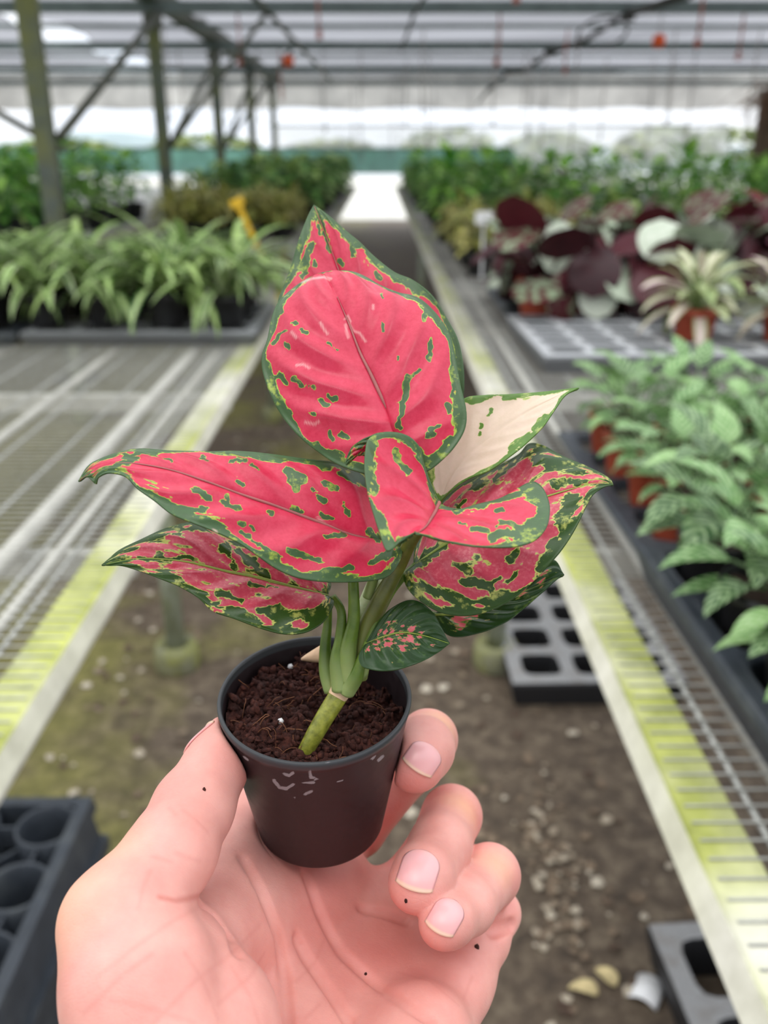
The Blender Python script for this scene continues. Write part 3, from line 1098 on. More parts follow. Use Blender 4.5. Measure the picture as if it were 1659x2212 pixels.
stake(-.70, 8.95, BZ, .26, .012, M['yellow_tag'], 'small yellow flower shaped as a label stake over the deep green plants by the aisle', 0, (.10, .10))  # stands in for a yellow flower, built as a stake
# floor debris
rd = random.Random(4)
b = MB()
for k in range(900):
    x, y = rd.uniform(-.8, .8), rd.uniform(.6, 4.5)
    s = rd.uniform(.004, .018)
    if (x < -.48 and y < 1.36) or (x > .29 and 1.9 < y < 2.58) or (x > .46 and y < 1.24):
        continue
    q = Matrix.Rotation(rd.uniform(0, 6.28), 3, 'Z') @ Matrix.Rotation(rd.uniform(-.4, .4), 3, 'X')
    b.add([Vector((x, y, .006)) + q @ Vector(a) for a in [(-s, -s * .6, 0), (s * .3, -s * .9, .003), (s, 0, 0), (s * .2, s * .8, .004), (-s * .8, s * .5, 0), (0, 0, .005)]],
          [(0, 1, 5), (1, 2, 5), (2, 3, 5), (3, 4, 5), (4, 0, 5)], None, rd.random())
for k in range(130):
    u_ = rd.gauss(0, 1)
    x, y = .345 + .045 * u_ * .6 + rd.gauss(0, .025), 1.36 + .13 * rd.gauss(0, 1)
    s = rd.uniform(.004, .012)
    q = Matrix.Rotation(rd.uniform(0, 6.28), 3, 'Z')
    b.add([Vector((x, y, .007)) + q @ Vector(a) for a in [(-s, -s * .6, 0), (s * .3, -s * .9, .003), (s, 0, 0), (s * .2, s * .8, .004), (-s * .8, s * .5, 0), (0, 0, .005)]],
          [(0, 1, 5), (1, 2, 5), (2, 3, 5), (3, 4, 5), (4, 0, 5)], None, rd.uniform(.35, .9))
t_ = NT('litter_flakes')
tone_ = t_.attr('tone').outputs['Fac']
M['litter'] = t_.done(t_.bsdf(t_.ramp(tone_, [(0, lin(70, 52, 40)), (.6, lin(128, 110, 90)), (.85, lin(178, 166, 146)), (1, lin(206, 196, 178))]), .8).outputs[0])
tag(b.build('leaf_litter', M['litter']), 'scattered bits of dry leaf and bark on the dirt aisle floor', 'litter', kind='stuff')
o = tag(empty('label_scrap', (.455, 1.08, 0)), 'curled white scrap of plant label lying on the aisle floor', 'label')
vs, fs = [], []
for i in range(8):
    for j in range(2):
        vs.append((.05 * (i / 7) - .025, .055 * j - .02, .008 + .012 * math.sin(i / 7 * 3.1)))
fs = [(2 * i, 2 * i + 2, 2 * i + 3, 2 * i + 1) for i in range(7)]
s_ = mesh_obj('scrap_face', vs, fs, M['white_tag'], o)
s_.modifiers.new('thick', 'SOLIDIFY').thickness = .0015
o.rotation_euler = (0, 0, -.6)
for k, (x, y, l, lab) in enumerate([(.375, 1.085, .055, 'curled dry tan leaf beside the white scrap on the aisle floor'), (.41, 1.10, .05, 'second dry tan leaf touching the white scrap on the floor')]):
    b = MB()
    blade(b, (x, y, .004), 2.9 - k * .6, .5, l, .03, 1.2, .5, 8, 'ovate', .5, 2)
    ob = b.build('dry_leaf', M['dry_leaf'] if 'dry_leaf' in M else plain('dry_leaf', lin(206, 188, 140), .8, .2, 60), smooth=True)
    ob.modifiers.new('thick', 'SOLIDIFY').thickness = .001
    tag(ob, lab, 'leaf')

# ------------------------------------------------------------------ the potted plant in the hand
AX_T = math.radians(28.6)
PA = np.array([0.0, -math.cos(AX_T), -math.sin(AX_T)])          # pot axis, upwards
RIM = px(np.array([680, 1499, .270]))                           # centre of the rim
RT, RB, PH = .0297, .0210, .054
POT_E1 = np.array([1.0, 0, 0])
POT_E2 = np.cross(PA, POT_E1)


def pot_pt(r, th, h):
    """Point of the pot: radius, angle, height above its base."""
    return RIM + PA * (h - PH) + r * (math.cos(th) * POT_E1 + math.sin(th) * POT_E2)


def lathe_pot(prof, n=72):
    vs, fs = [], []
    for r, h in prof:
        for k in range(n):
            vs.append(pot_pt(r, 2 * math.pi * k / n, h))
    for i in range(len(prof) - 1):
        for k in range(n):
            k2 = (k + 1) % n
            fs.append((i * n + k, i * n + k2, (i + 1) * n + k2, (i + 1) * n + k))
    return c2w(np.array(vs)), fs


base_w = c2w(RIM - PA * PH)
HERO = tag(empty('potted_aglaonema', tuple(base_w)), 'small potted plant with pink green-edged leaves, held up in the hand', 'plant')


def hero_pot_material():
    t = NT('hero_pot_plastic')
    v = t.obj()
    n1 = t.noise(v, 260, 4, 0.6)
    n2 = t.noise(v, 95, 3, 0.55)
    sepz = t.attr('height').outputs['Fac']
    scuff = t.ramp(t.math('ADD', t.attr('scuff').outputs['Fac'], t.math('MULTIPLY', t.math('SUBTRACT', n1, .5), 1.2)), [(.45, (0, 0, 0)), (.75, (.75,) * 3)])
    body = t.ramp(n1, [(.3, lin(30, 21, 23)), (.7, lin(40, 29, 31))])
    rim = lin(54, 56, 58)
    c = t.mix(t.ramp(sepz, [(.945, (0, 0, 0)), (.955, (1, 1, 1))]), body, rim)
    c = t.mix(scuff, c, lin(150, 146, 148))
    return t.done(t.bsdf(c, t.ramp(n1, [(.2, (.36,) * 3), (.8, (.5,) * 3)]), t.bump(n1, .08, .0004), spec=.35).outputs[0])


prof = [(0, .0015), (RB * .8, .0015), (RB * .9, 0), (RB, .0015)]
for k in range(1, 61):
    prof.append((RB + (RT - .0007 - RB) * k / 60, .0015 + (PH - .0036 - .0015) * k / 60))
prof += [(RT - .0004, PH - .0030), (RT, PH - .0016), (RT, PH - .0006), (RT - .0003, PH), (RT - .0010, PH), (RT - .0014, PH - .0008), (RT - .0018, PH - .010), (RB * .9, .02)]
NPOT = 260
pv, pf = lathe_pot(prof, NPOT)
hh = np.repeat([h / PH for r, h in prof], NPOT)
SCUFF = [(592, 1686, 604, 1702, 5), (604, 1702, 618, 1704, 5), (618, 1704, 634, 1694, 4), (612, 1671, 624, 1676, 4), (624, 1676, 634, 1669, 4), (668, 1664, 672, 1678, 5), (672, 1678, 686, 1684, 3), (654, 1691, 678, 1690, 3),
         (658, 1716, 672, 1710, 5), (818, 1642, 826, 1634, 5), (526, 1634, 536, 1642, 3), (803, 1640, 810, 1634, 3), (745, 1627, 775, 1622, 3), (726, 1688, 740, 1686, 2), (634, 1722, 640, 1726, 2), (700, 1650, 720, 1647, 2)]
pcam = np.concatenate([np.stack([pot_pt(r, 2 * math.pi * k / NPOT, h) for k in range(NPOT)]) for r, h in prof])
ppix = np.stack([pcam[:, 0] / pcam[:, 2] * F + CXP, pcam[:, 1] / pcam[:, 2] * F + CYP], 1)
scf = np.zeros(len(pcam))
facing = np.tile(-np.sin(np.arange(NPOT) * 2 * math.pi / NPOT), len(prof)) * (1 if POT_E2[2] > 0 else -1)
for (xa, ya, xb, yb, w_) in SCUFF:
    ab = np.array([xb - xa, yb - ya], float)
    u_ = np.clip(((ppix - (xa, ya)) @ ab) / (ab @ ab), 0, 1)
    d_ = np.linalg.norm(ppix - (np.array([xa, ya]) + u_[:, None] * ab), axis=1)
    scf = np.maximum(scf, np.clip(1.3 - d_ / w_, 0, 1) * (facing > 0))
mesh_obj('pot', pv, pf, hero_pot_material(), HERO, True, True, None, {'height': hh, 'scuff': scf})

# soil: a lumpy bed with coir crumbs
rs = random.Random(21)
nr, na = 26, 96
vs, fs = [], []
def soil_h(x, y):
    v = Vector((x * 150, y * 150, 2.0))
    v2 = Vector((x * 420, y * 420, 5.0))
    hollow = .007 * math.exp(-(((x - .012) / .010) ** 2 + ((y - .016) / .012) ** 2)) + .006 * math.exp(-(((x - .003) / .006) ** 2 + ((y + .004) / .012) ** 2))
    return PH - .0085 + .0035 * mnoise.noise(v) + .0022 * mnoise.noise(v2) - hollow + .002 * (-x / .03)
for i in range(nr):
    for k in range(na):
        r = (RT - .0022) * i / (nr - 1)
        th = 2 * math.pi * k / na
        x, y = r * math.cos(th), r * math.sin(th)
        vs.append(RIM + PA * (soil_h(x, y) - PH) + x * POT_E1 + y * POT_E2)
for i in range(nr - 1):
    for k in range(na):
        k2 = (k + 1) % na
        fs.append((i * na + k, i * na + k2, (i + 1) * na + k2, (i + 1) * na + k))
vs = list(c2w(np.array(vs)))
def crumb(x, y, s, up):
    c = RIM + PA * (soil_h(x, y) - PH + up) + x * POT_E1 + y * POT_E2
    R_ = np.array(Matrix.Rotation(rs.uniform(0, 6.28), 3, 'Z') @ Matrix.Rotation(rs.uniform(0, 6.28), 3, 'X'))
    sc = np.array([s * rs.uniform(.7, 1.8), s * rs.uniform(.5, .9), s * rs.uniform(.5, .9)])
    base = len(vs)
    bmx = ICO_V * (1 + .25 * np.array([rs.uniform(-1, 1) for _ in ICO_V])[:, None])
    for q in c2w(c + (bmx * sc) @ R_.T):
        vs.append(q)
    for f_ in ICO_F:
        fs.append(tuple(i + base for i in f_))
_bm = bmesh.new()
bmesh.ops.create_icosphere(_bm, subdivisions=1, radius=1.0)
_bm.verts.ensure_lookup_table()
ICO_V = np.array([v.co[:] for v in _bm.verts])
ICO_F = [tuple(v.index for v in f.verts) for f in _bm.faces]
_bm.free()
for k in range(1100):
    th, r = rs.uniform(0, 6.283), (RT - .0035) * math.sqrt(rs.random())
    crumb(r * math.cos(th), r * math.sin(th), rs.uniform(.0006, .0016), rs.uniform(-.0003, .0009))
t = NT('coir_soil')
g1 = t.noise(t.obj(), 520, 4, .7)
g2 = t.noise(t.obj(), 130, 3, .6)
c = t.ramp(g1, [(.28, lin(26, 11, 9)), (.5, lin(62, 31, 25)), (.80, lin(112, 62, 48))])
c = t.mix(t.ramp(g2, [(.4, (.0,) * 3), (.65, (.55,) * 3)]), c, lin(32, 18, 15))
soil_mat = t.done(t.bsdf(c, .85, t.bump(g1, .7, .0012), spec=.25).outputs[0])
mesh_obj('soil', np.array(vs), fs, soil_mat, HERO, True, True)
# coir fibres
M['fibre'] = plain('coir_fibre', lin(112, 70, 44), .8, .3, 300)
b = MB()
def fibre(x, y, ln, r=.00018):
    th = rs.uniform(0, 6.28)
    p = RIM + PA * (soil_h(x, y) - PH + .0005) + x * POT_E1 + y * POT_E2
    d = np.array([math.cos(th), 0, 0]) * .6 + PA * rs.uniform(.0, .9) + POT_E2 * math.sin(th) * .6
    pts = []
    for i in range(7):
        pts.append(c2w(p))
        p = p + d * ln / 6
        d = d + np.array([rs.uniform(-.3, .3) for _ in range(3)]) - PA * .16
        rr = p - RIM
        inpl = rr - PA * rr.dot(PA)
        if np.linalg.norm(inpl) > RT - .003:
            break
    if len(pts) > 2:
        b.tube(pts, r, 5, False)
for k in range(90):
    th, r = rs.uniform(0, 6.283), (RT - .005) * math.sqrt(rs.random())
    fibre(r * math.cos(th), r * math.sin(th), rs.uniform(.004, .012), rs.uniform(.00007, .00017))
b.build('coir_fibre', M['fibre'], HERO, True, True)
# two white grains of perlite
for k, (a_, b_) in enumerate([(610, 1396), (607, 1522)]):
    b = MB()
    x = (a_ - 680) * .270 / F
    yv = (1499 - b_) * .270 / F / .65
    c0 = RIM + PA * (soil_h(x, yv) - PH + .0012) + x * POT_E1 + yv * POT_E2
    b.add(c2w(c0 + ICO_V * .0011), ICO_F)
    b.build('perlite_grain', M['white_tag'], HERO, True, True)


# ---------------------------------------------------------------- leaves
def catmull(pts, n):
    pts = np.asarray(pts, float)
    d = np.r_[0, np.cumsum(np.linalg.norm(np.diff(pts, axis=0), axis=1) ** .5 + 1e-9)]
    d /= d[-1]
    L = np.r_[0, np.cumsum(np.linalg.norm(np.diff(pts, axis=0), axis=1))]
    ext = np.vstack([2 * pts[0] - pts[1], pts, 2 * pts[-1] - pts[-2]])
    fine = []
    for i in range(len(pts) - 1):
        p0, p1, p2, p3 = ext[i], ext[i + 1], ext[i + 2], ext[i + 3]
        for u in np.linspace(0, 1, 24, endpoint=False):
            fine.append(.5 * ((2 * p1) + (-p0 + p2) * u + (2 * p0 - 5 * p1 + 4 * p2 - p3) * u * u + (-p0 + 3 * p1 - 3 * p2 + p3) * u ** 3))
    fine.append(pts[-1])
    fine = np.array(fine)
    L = np.r_[0, np.cumsum(np.linalg.norm(np.diff(fine, axis=0), axis=1))]
    s = np.linspace(0, L[-1], n)
    return np.stack([np.interp(s, L, fine[:, k]) for k in range(3)], 1)


def smooth01(a, b, x):
    t = np.clip((x - a) / (b - a), 0, 1)
    return t * t * (3 - 2 * t)


def hero_leaf_material(name, pink, pink2, dark, lime, amount, vein, freq, mott=0.0, bias=0.0, edge_lime=1.0, rough=.33, trans=.16, margin=None, veinmix=.35, band=(.40, .43, .46, .52)):
    """Pink blade, dark green margin and flecks, each fleck rimmed with lime; flecks run along the side veins."""
    t = NT(name)
    uvn = t.n('UVMap')
    sep = t.n('SeparateXYZ')
    t.l(uvn.outputs[0], sep.inputs[0])
    s, tt = sep.outputs[0], sep.outputs[1]
    at = t.math('ABSOLUTE', tt)
    w = t.math('SUBTRACT', s, t.math('MULTIPLY', at, .33))
    comb = t.n('CombineXYZ')
    t.l(t.math('MULTIPLY', w, freq), comb.inputs[0])
    t.l(t.math('MULTIPLY', tt, freq * vein), comb.inputs[1])
    n1 = t.noise(comb.outputs[0], 1.0, 3.5, .6)
    nf = t.noise(t.obj(), 900, 3, .6)
    nm = t.noise(t.obj(), 260, 4, .6)
    g = t.attr('green').outputs['Fac']
    v = t.math('ADD', t.math('ADD', g, bias), t.math('MULTIPLY', t.math('SUBTRACT', n1, .5), amount))
    v = t.math('ADD', v, t.math('MULTIPLY', t.math('SUBTRACT', nm, .5), .62))
    v = t.math('ADD', v, t.math('MULTIPLY', t.math('SUBTRACT', nf, .5), .10))
    pk = t.ramp(t.math('ADD', t.math('MULTIPLY', nm, .6), t.math('MULTIPLY', nf, .4)), [(.3, pink), (.7, pink2)])
    if mott:
        pale = t.ramp(t.math('ADD', t.math('MULTIPLY', n1, .5), t.math('MULTIPLY', nf, .5)), [(.48, (0, 0, 0)), (.68, (mott,) * 3)])
        pk = t.mix(pale, pk, lin(226, 150, 150))
    pk = t.mix(t.math('MULTIPLY', t.attr('vein').outputs['Fac'], veinmix), pk, tuple(q * .62 for q in pink[:3]) + (1,))
    dk = t.ramp(nm, [(.3, tuple(q * .75 for q in dark[:3])), (.7, dark)])
    fleck = t.ramp(t.math('ADD', t.math('MULTIPLY', nm, .7), t.math('MULTIPLY', n1, .3)), [(.56, (0, 0, 0)), (.64, (.75 * edge_lime,) * 3)])
    dk = t.mix(fleck, dk, lime)
    c = t.mix(t.ramp(v, [(band[0], (0, 0, 0)), (band[1], (1, 1, 1))]), pk, lime)
    c = t.mix(t.ramp(v, [(band[2], (0, 0, 0)), (band[3], (1, 1, 1))]), c, dk)
    if margin is not None:
        c = t.mix(t.ramp(t.attr('rimdist').outputs['Fac'], [(.0, (1, 1, 1)), (.5, (0, 0, 0))]), c, margin)
    c = t.mix(t.math('MULTIPLY', t.attr('scar').outputs['Fac'], .5), c, lin(240, 196, 190))
    hgt = t.math('ADD', t.math('MULTIPLY', nm, .6), t.math('MULTIPLY', t.attr('vein').outputs['Fac'], veinmix * 2.4))
    nrm = t.bump(hgt, .30, .0007)
    bs = t.bsdf(c, rough, nrm, spec=.4)
    tr = t.n('BsdfTranslucent')
    t.l(c, tr.inputs['Color'])
    mx = t.n('MixShader')
    mx.inputs[0].default_value = trans
    t.l(bs.outputs[0], mx.inputs[1])
    t.l(tr.outputs[0], mx.inputs[2])
    return t.done(mx.outputs[0])


def seg_dist(p, a, b):
    a, b = np.array(a, float), np.array(b, float)
    ab = b - a
    u = np.clip(((p - a) @ ab) / (ab @ ab + 1e-9), 0, 1)
    return np.linalg.norm(p - (a + u[:, None] * ab), axis=1)


def hero_leaf(mat, mid, left, right, width, blot=(), scars=(), nS=110, nT=36, bulge=.10, corr=.0004, nv=7, rib_r=5.0, rib_mat='rib_pink', tipgreen=.06, basegreen=0.0, skew=.33, label=None, name='leaf', flip=1, mid_end=1.0):
    """Blade spanned between a midrib and its two margins, each given as (column, row, distance) control points."""
    Mq, Lq, Rq = [catmull(px(np.array(c_, float)), nS) for c_ in (mid, left, right)]
    ts = np.linspace(-1, 1, 2 * nT + 1)
    V = np.zeros((nS, len(ts), 3))
    tan = np.gradient(Mq, axis=0)
    tan /= np.linalg.norm(tan, axis=1)[:, None] + 1e-9
    for j, t in enumerate(ts):
        a = abs(t)
        E = Lq if t < 0 else Rq
        lat = E - Mq
        wd = np.linalg.norm(lat, axis=1)[:, None]
        nr = np.cross(tan, lat) * (1 if t < 0 else -1)
        nr = nr / (np.linalg.norm(nr, axis=1)[:, None] + 1e-9)
        nr = nr * np.where((nr[:, 2:3] > 0), -1, 1)                    # towards the viewer's side
        s = np.linspace(0, 1, nS)[:, None]
        bl = bulge * math.sin(math.pi * min(1, a * 1.05)) * .5 * wd
        vein = corr * np.cos(2 * math.pi * nv * (s - skew * a)) * math.sin(math.pi * a) * np.clip(np.sin(math.pi * s), 0, 1)
        groove = -.00035 * math.exp(-(a / .05) ** 2)
        V[:, j] = Mq + lat * a + nr * (bl + vein + groove)
    pts = V.reshape(-1, 3)
    S, T = np.meshgrid(np.linspace(0, 1, nS), ts, indexing='ij')
    S, T = S.ravel(), T.ravel()
    edge = np.vstack([Lq, Rq])
    dist = np.min(np.linalg.norm(pts[:, None, :] - edge[None, ::2, :], axis=2), axis=1)
    # margin width in metres varies along the leaf
    wv = width * .27 / F * (1 + .35 * np.sin(S * 19 + T * 2) + .25 * np.sin(S * 43 + 1.3))
    g = 1.0 - .55 * dist / np.maximum(wv, 1e-5)
    g = np.maximum(g, 1 - .5 * (1 - S) / tipgreen) if tipgreen else g
    if basegreen:
        g = np.maximum(g, 1 - .5 * S / basegreen)
    pix = np.stack([pts[:, 0] / pts[:, 2] * F + CXP, pts[:, 1] / pts[:, 2] * F + CYP], 1)
    warp = np.array([(mnoise.noise(Vector((a_ * .030, b_ * .030, 1.7))) * 9 + mnoise.noise(Vector((a_ * .09, b_ * .09, 4.1))) * 6,
                      mnoise.noise(Vector((a_ * .030, b_ * .030, 7.3))) * 9 + mnoise.noise(Vector((a_ * .09, b_ * .09, 9.2))) * 6) for a_, b_ in pix])
    wpix = pix + warp
    for (x0, y0, x1, y1, w_) in blot:
        d_ = seg_dist(wpix, (x0, y0), (x1, y1))
        g = np.maximum(g, .95 - .5 * d_ / w_)
    g = np.clip(g, 0, 1.05)
    sc = np.zeros(len(pts))
    for poly in scars:
        for (p0, p1) in zip(poly[:-1], poly[1:]):
            sc = np.maximum(sc, np.clip(1.2 - seg_dist(pix, p0, p1) / 3.2, 0, 1))
    vn = (np.cos(2 * math.pi * nv * (S - skew * np.abs(T))) * .5 + .5) ** 8 * np.sin(math.pi * np.clip(np.abs(T), 0, 1))
    fs = []
    nc = len(ts)
    for i in range(nS - 1):
        for j in range(nc - 1):
            fs.append((i * nc + j, i * nc + j + 1, (i + 1) * nc + j + 1, (i + 1) * nc + j))
    o = mesh_obj(name, c2w(pts), fs, mat, HERO, True, True, np.stack([S, T], 1), {'green': g, 'scar': sc, 'vein': vn, 'rimdist': dist / (.27 / F * 4)})
    md = o.modifiers.new('thick', 'SOLIDIFY')
    md.thickness = .00042
    md.offset = 0
    if label: o['label'] = label
    if rib_r:
        k = int(nS * mid_end)
        step = 4
        mp = Mq[:k:step] + np.array([0, 0, -.00018])
        r_ = [max(.00012, rib_r * .26 / F * (1 - i / len(mp)) ** .8) for i in range(len(mp))]
        b = MB()
        b.tube(list(c2w(mp)), r_, 8)
        b.build('midrib', M[rib_mat], o, True, True)
    return o


M['rib_pink'] = plain('midrib_pink', lin(168, 92, 92), .5, .15, 200)
M['rib_green'] = plain('midrib_green', lin(132, 150, 62), .5, .2, 200)
M['rib_brown'] = plain('midrib_brown', lin(150, 84, 82), .5, .15, 200)
PINK, PINK2 = lin(194, 32, 64), lin(214, 62, 90)
DK, LIME = lin(70, 100, 58), lin(168, 186, 70)
m_top = hero_leaf_material('leaf_hot_pink', PINK, PINK2, DK, LIME, .75, 1.0, 9)
m_left = hero_leaf_material('leaf_pink', PINK, PINK2, DK, LIME, 1.7, .42, 11)
m_old = hero_leaf_material('leaf_pink_network', lin(188, 52, 76), lin(208, 88, 102), lin(48, 80, 20), lin(188, 192, 98), 3.0, .36, 10, mott=.5, bias=.12, band=(.36, .42, .49, .57))
m_dark = hero_leaf_material('leaf_mostly_green', lin(214, 86, 96), lin(226, 116, 120), lin(42, 76, 32), lin(126, 152, 66), 2.4, .5, 12, edge_lime=.6, bias=.30, band=(.38, .42, .48, .56))
m_small = hero_leaf_material('leaf_green_flecked', lin(206, 84, 96), lin(220, 116, 120), lin(44, 76, 34), lin(112, 140, 64), 2.6, .5, 14, edge_lime=.35, bias=.46, band=(.40, .43, .47, .53))
m_pale = hero_leaf_material('leaf_cream', lin(226, 206, 180), lin(236, 214, 194), lin(104, 146, 62), lin(190, 200, 120), .7, .9, 7, trans=.25, veinmix=.06)

# upright leaf, its tip folded back
hero_leaf(m_top,
    [(866, 940, .252), (850, 905, .251), (828, 865, .2515), (800, 806, .254), (778, 762, .257), (756, 705, .260), (728, 640, .265), (708, 602, .270), (694, 590, .275)],
    [(866, 940, .252), (850, 1000, .247), (815, 1024, .247), (781, 1022, .248), (734, 1006, .250), (697, 984, .252), (650, 947, .253), (612, 903, .255), (587, 859, .256), (568, 806, .258), (566, 768, .259), (578, 731, .260), (587, 686, .262), (600, 655, .264), (620, 634, .266), (653, 609, .270), (694, 590, .275)],
    [(866, 940, .252), (885, 1000, .246), (919, 1019, .245), (963, 987, .245), (991, 953, .246), (1006, 921, .247), (1007, 884, .248), (994, 827, .250), (980, 752, .253), (969, 718, .255), (947, 683, .258), (916, 652, .261), (891, 639, .263), (863, 633, .265), (822, 617, .268), (791, 599, .270), (759, 587, .273), (720, 588, .275), (694, 590, .275)],
    16,
    blot=[(606, 815, 616, 826, 9), (640, 820, 655, 838, 6), (675, 835, 680, 838, 4), (692, 868, 712, 872, 6), (712, 855, 724, 862, 6), (718, 858, 722, 860, 5), (668, 890, 676, 892, 6), (880, 815, 868, 890, 7), (868, 890, 862, 925, 6),
          (892, 815, 905, 800, 4), (924, 770, 932, 738, 6), (930, 760, 926, 775, 6), (862, 768, 860, 776, 4), (825, 715, 828, 700, 3), (828, 640, 830, 645, 3), (914, 690, 922, 670, 5), (655, 716, 665, 722, 5), (635, 695, 640, 700, 5),
          (705, 740, 712, 748, 4), (720, 750, 730, 757, 3), (590, 740, 606, 722, 6), (612, 718, 625, 716, 4), (605, 660, 612, 668, 6), (940, 665, 950, 690, 4), (930, 930, 945, 920, 6), (925, 940, 935, 935, 6), (964, 880, 968, 890, 6), (980, 860, 985, 830, 5),
          (710, 935, 720, 945, 6), (740, 935, 752, 945, 6), (684, 955, 700, 975, 5), (700, 968, 740, 990, 7), (622, 748, 630, 756, 3), (620, 740, 625, 748, 3), (670, 838, 664, 832, 2), (985, 770, 990, 810, 5), (622, 890, 640, 920, 5), (870, 965, 930, 1005, 15), (940, 985, 975, 950, 8)],
    scars=[[(653, 611), (675, 603), (700, 600), (712, 606)], [(700, 598), (716, 603)], [(745, 690), (752, 683), (758, 695)], [(746, 702), (748, 716), (752, 730)], [(756, 700), (764, 715), (778, 720), (790, 738)], [(692, 698), (700, 712), (708, 722)],
           [(630, 718), (640, 730)], [(640, 790), (655, 788), (668, 796)], [(660, 912), (680, 916), (690, 910)], [(806, 660), (806, 668)]],
    nS=190, nT=60, skew=.52, bulge=.22, corr=.0007, nv=6, rib_r=6, rib_mat='rib_brown', tipgreen=0, mid_end=.78, label='broad hot pink upright leaf with its tip folded back')

# leaf behind it
hero_leaf(m_top,
    [(850, 960, .290), (830, 860, .288), (790, 740, .288), (745, 620, .290), (708, 520, .292), (678, 443, .294)],
    [(850, 960, .290), (770, 930, .288), (660, 840, .286), (600, 740, .286), (600, 655, .287), (612, 621, .288), (628, 577, .289), (643, 523, .290), (655, 490, .291), (668, 460, .293), (678, 443, .294)],
    [(850, 960, .290), (930, 950, .286), (985, 900, .284), (1001, 856, .282), (1002, 796, .282), (991, 737, .283), (969, 693, .284), (935, 639, .285), (894, 606, .286), (853, 588, .288), (810, 555, .290), (778, 523, .291), (747, 498, .292), (709, 464, .293), (678, 443, .294)],
    17,
    blot=[(690, 480, 708, 520, 6), (708, 520, 714, 545, 5), (683, 492, 690, 505, 5), (670, 530, 655, 575, 8), (660, 590, 648, 600, 7), (760, 530, 765, 555, 6), (728, 568, 735, 572, 6), (677, 566, 680, 570, 5), (810, 590, 818, 605, 6), (648, 545, 650, 530, 5), (775, 530, 740, 505, 10), (850, 600, 900, 625, 10)],
    nS=130, nT=40, bulge=.16, rib_r=4, tipgreen=.07, label='pointed pink leaf standing behind the broad upright one')

# long leaf to the left
hero_leaf(m_left,
    [(824, 1172, .254), (753, 1155, .250), (701, 1133, .248), (643, 1111, .246), (584, 1089, .244), (518, 1067, .242), (440, 1038, .240), (356, 1012, .239), (270, 1000, .238), (215, 1010, .238), (190, 1025, .239), (170, 1040, .240)],
    [(824, 1172, .254), (838, 1110, .259), (815, 1045, .261), (775, 1012, .260), (723, 999, .258), (665, 992, .256), (591, 982, .254), (518, 975, .252), (444, 976, .250), (367, 974, .247), (304, 970, .246), (260, 977, .244), (216, 992, .242), (190, 1008, .241), (170, 1040, .240)],
    [(824, 1172, .254), (866, 1185, .252), (863, 1214, .248), (838, 1245, .244), (794, 1255, .241), (723, 1258, .238), (665, 1253, .236), (628, 1243, .235), (591, 1225, .234), (554, 1199, .233), (510, 1170, .232), (462, 1148, .231), (415, 1130, .231), (371, 1111, .231), (334, 1082, .232), (297, 1056, .233), (271, 1030, .234), (235, 1022, .235), (212, 1032, .236), (207, 1046, .237), (190, 1030, .239), (170, 1040, .240)],
    17,
    blot=[(620, 1015, 650, 1040, 10), (630, 1030, 640, 1055, 8), (655, 990, 700, 1008, 10), (740, 1020, 800, 1050, 12), (700, 1040, 730, 1060, 6), (672, 1055, 682, 1062, 5), (690, 1075, 694, 1085, 6), (740, 1090, 755, 1108, 6), (690, 1108, 712, 1122, 6), (632, 1098, 648, 1108, 6), (510, 1040, 530, 1045, 5),
          (500, 998, 525, 1000, 6), (545, 1005, 560, 1015, 4), (435, 992, 445, 996, 4), (420, 1060, 450, 1075, 8), (480, 1085, 515, 1095, 7), (490, 1080, 485, 1090, 6), (520, 1130, 530, 1135, 4), (545, 1140, 550, 1145, 4), (580, 1110, 588, 1112, 4), (705, 1165, 740, 1160, 7), (620, 1190, 650, 1200, 7), (650, 1205, 690, 1212, 6),
          (700, 1235, 760, 1225, 6), (395, 1100, 440, 1105, 8), (370, 1090, 400, 1105, 6), (800, 1150, 815, 1165, 8), (350, 995, 370, 1000, 4), (240, 1010, 290, 992, 8), (270, 985, 340, 978, 6), (580, 985, 600, 1000, 6), (800, 1215, 850, 1195, 9), (520, 1150, 600, 1200, 6)],
    scars=[[(686, 1118), (700, 1130)], [(462, 1145), (468, 1150)]],
    nS=170, nT=48, bulge=.16, corr=.0007, nv=6, rib_r=5, rib_mat='rib_brown', tipgreen=.05, label='long hot pink leaf stretching out sideways with a drooping tip')

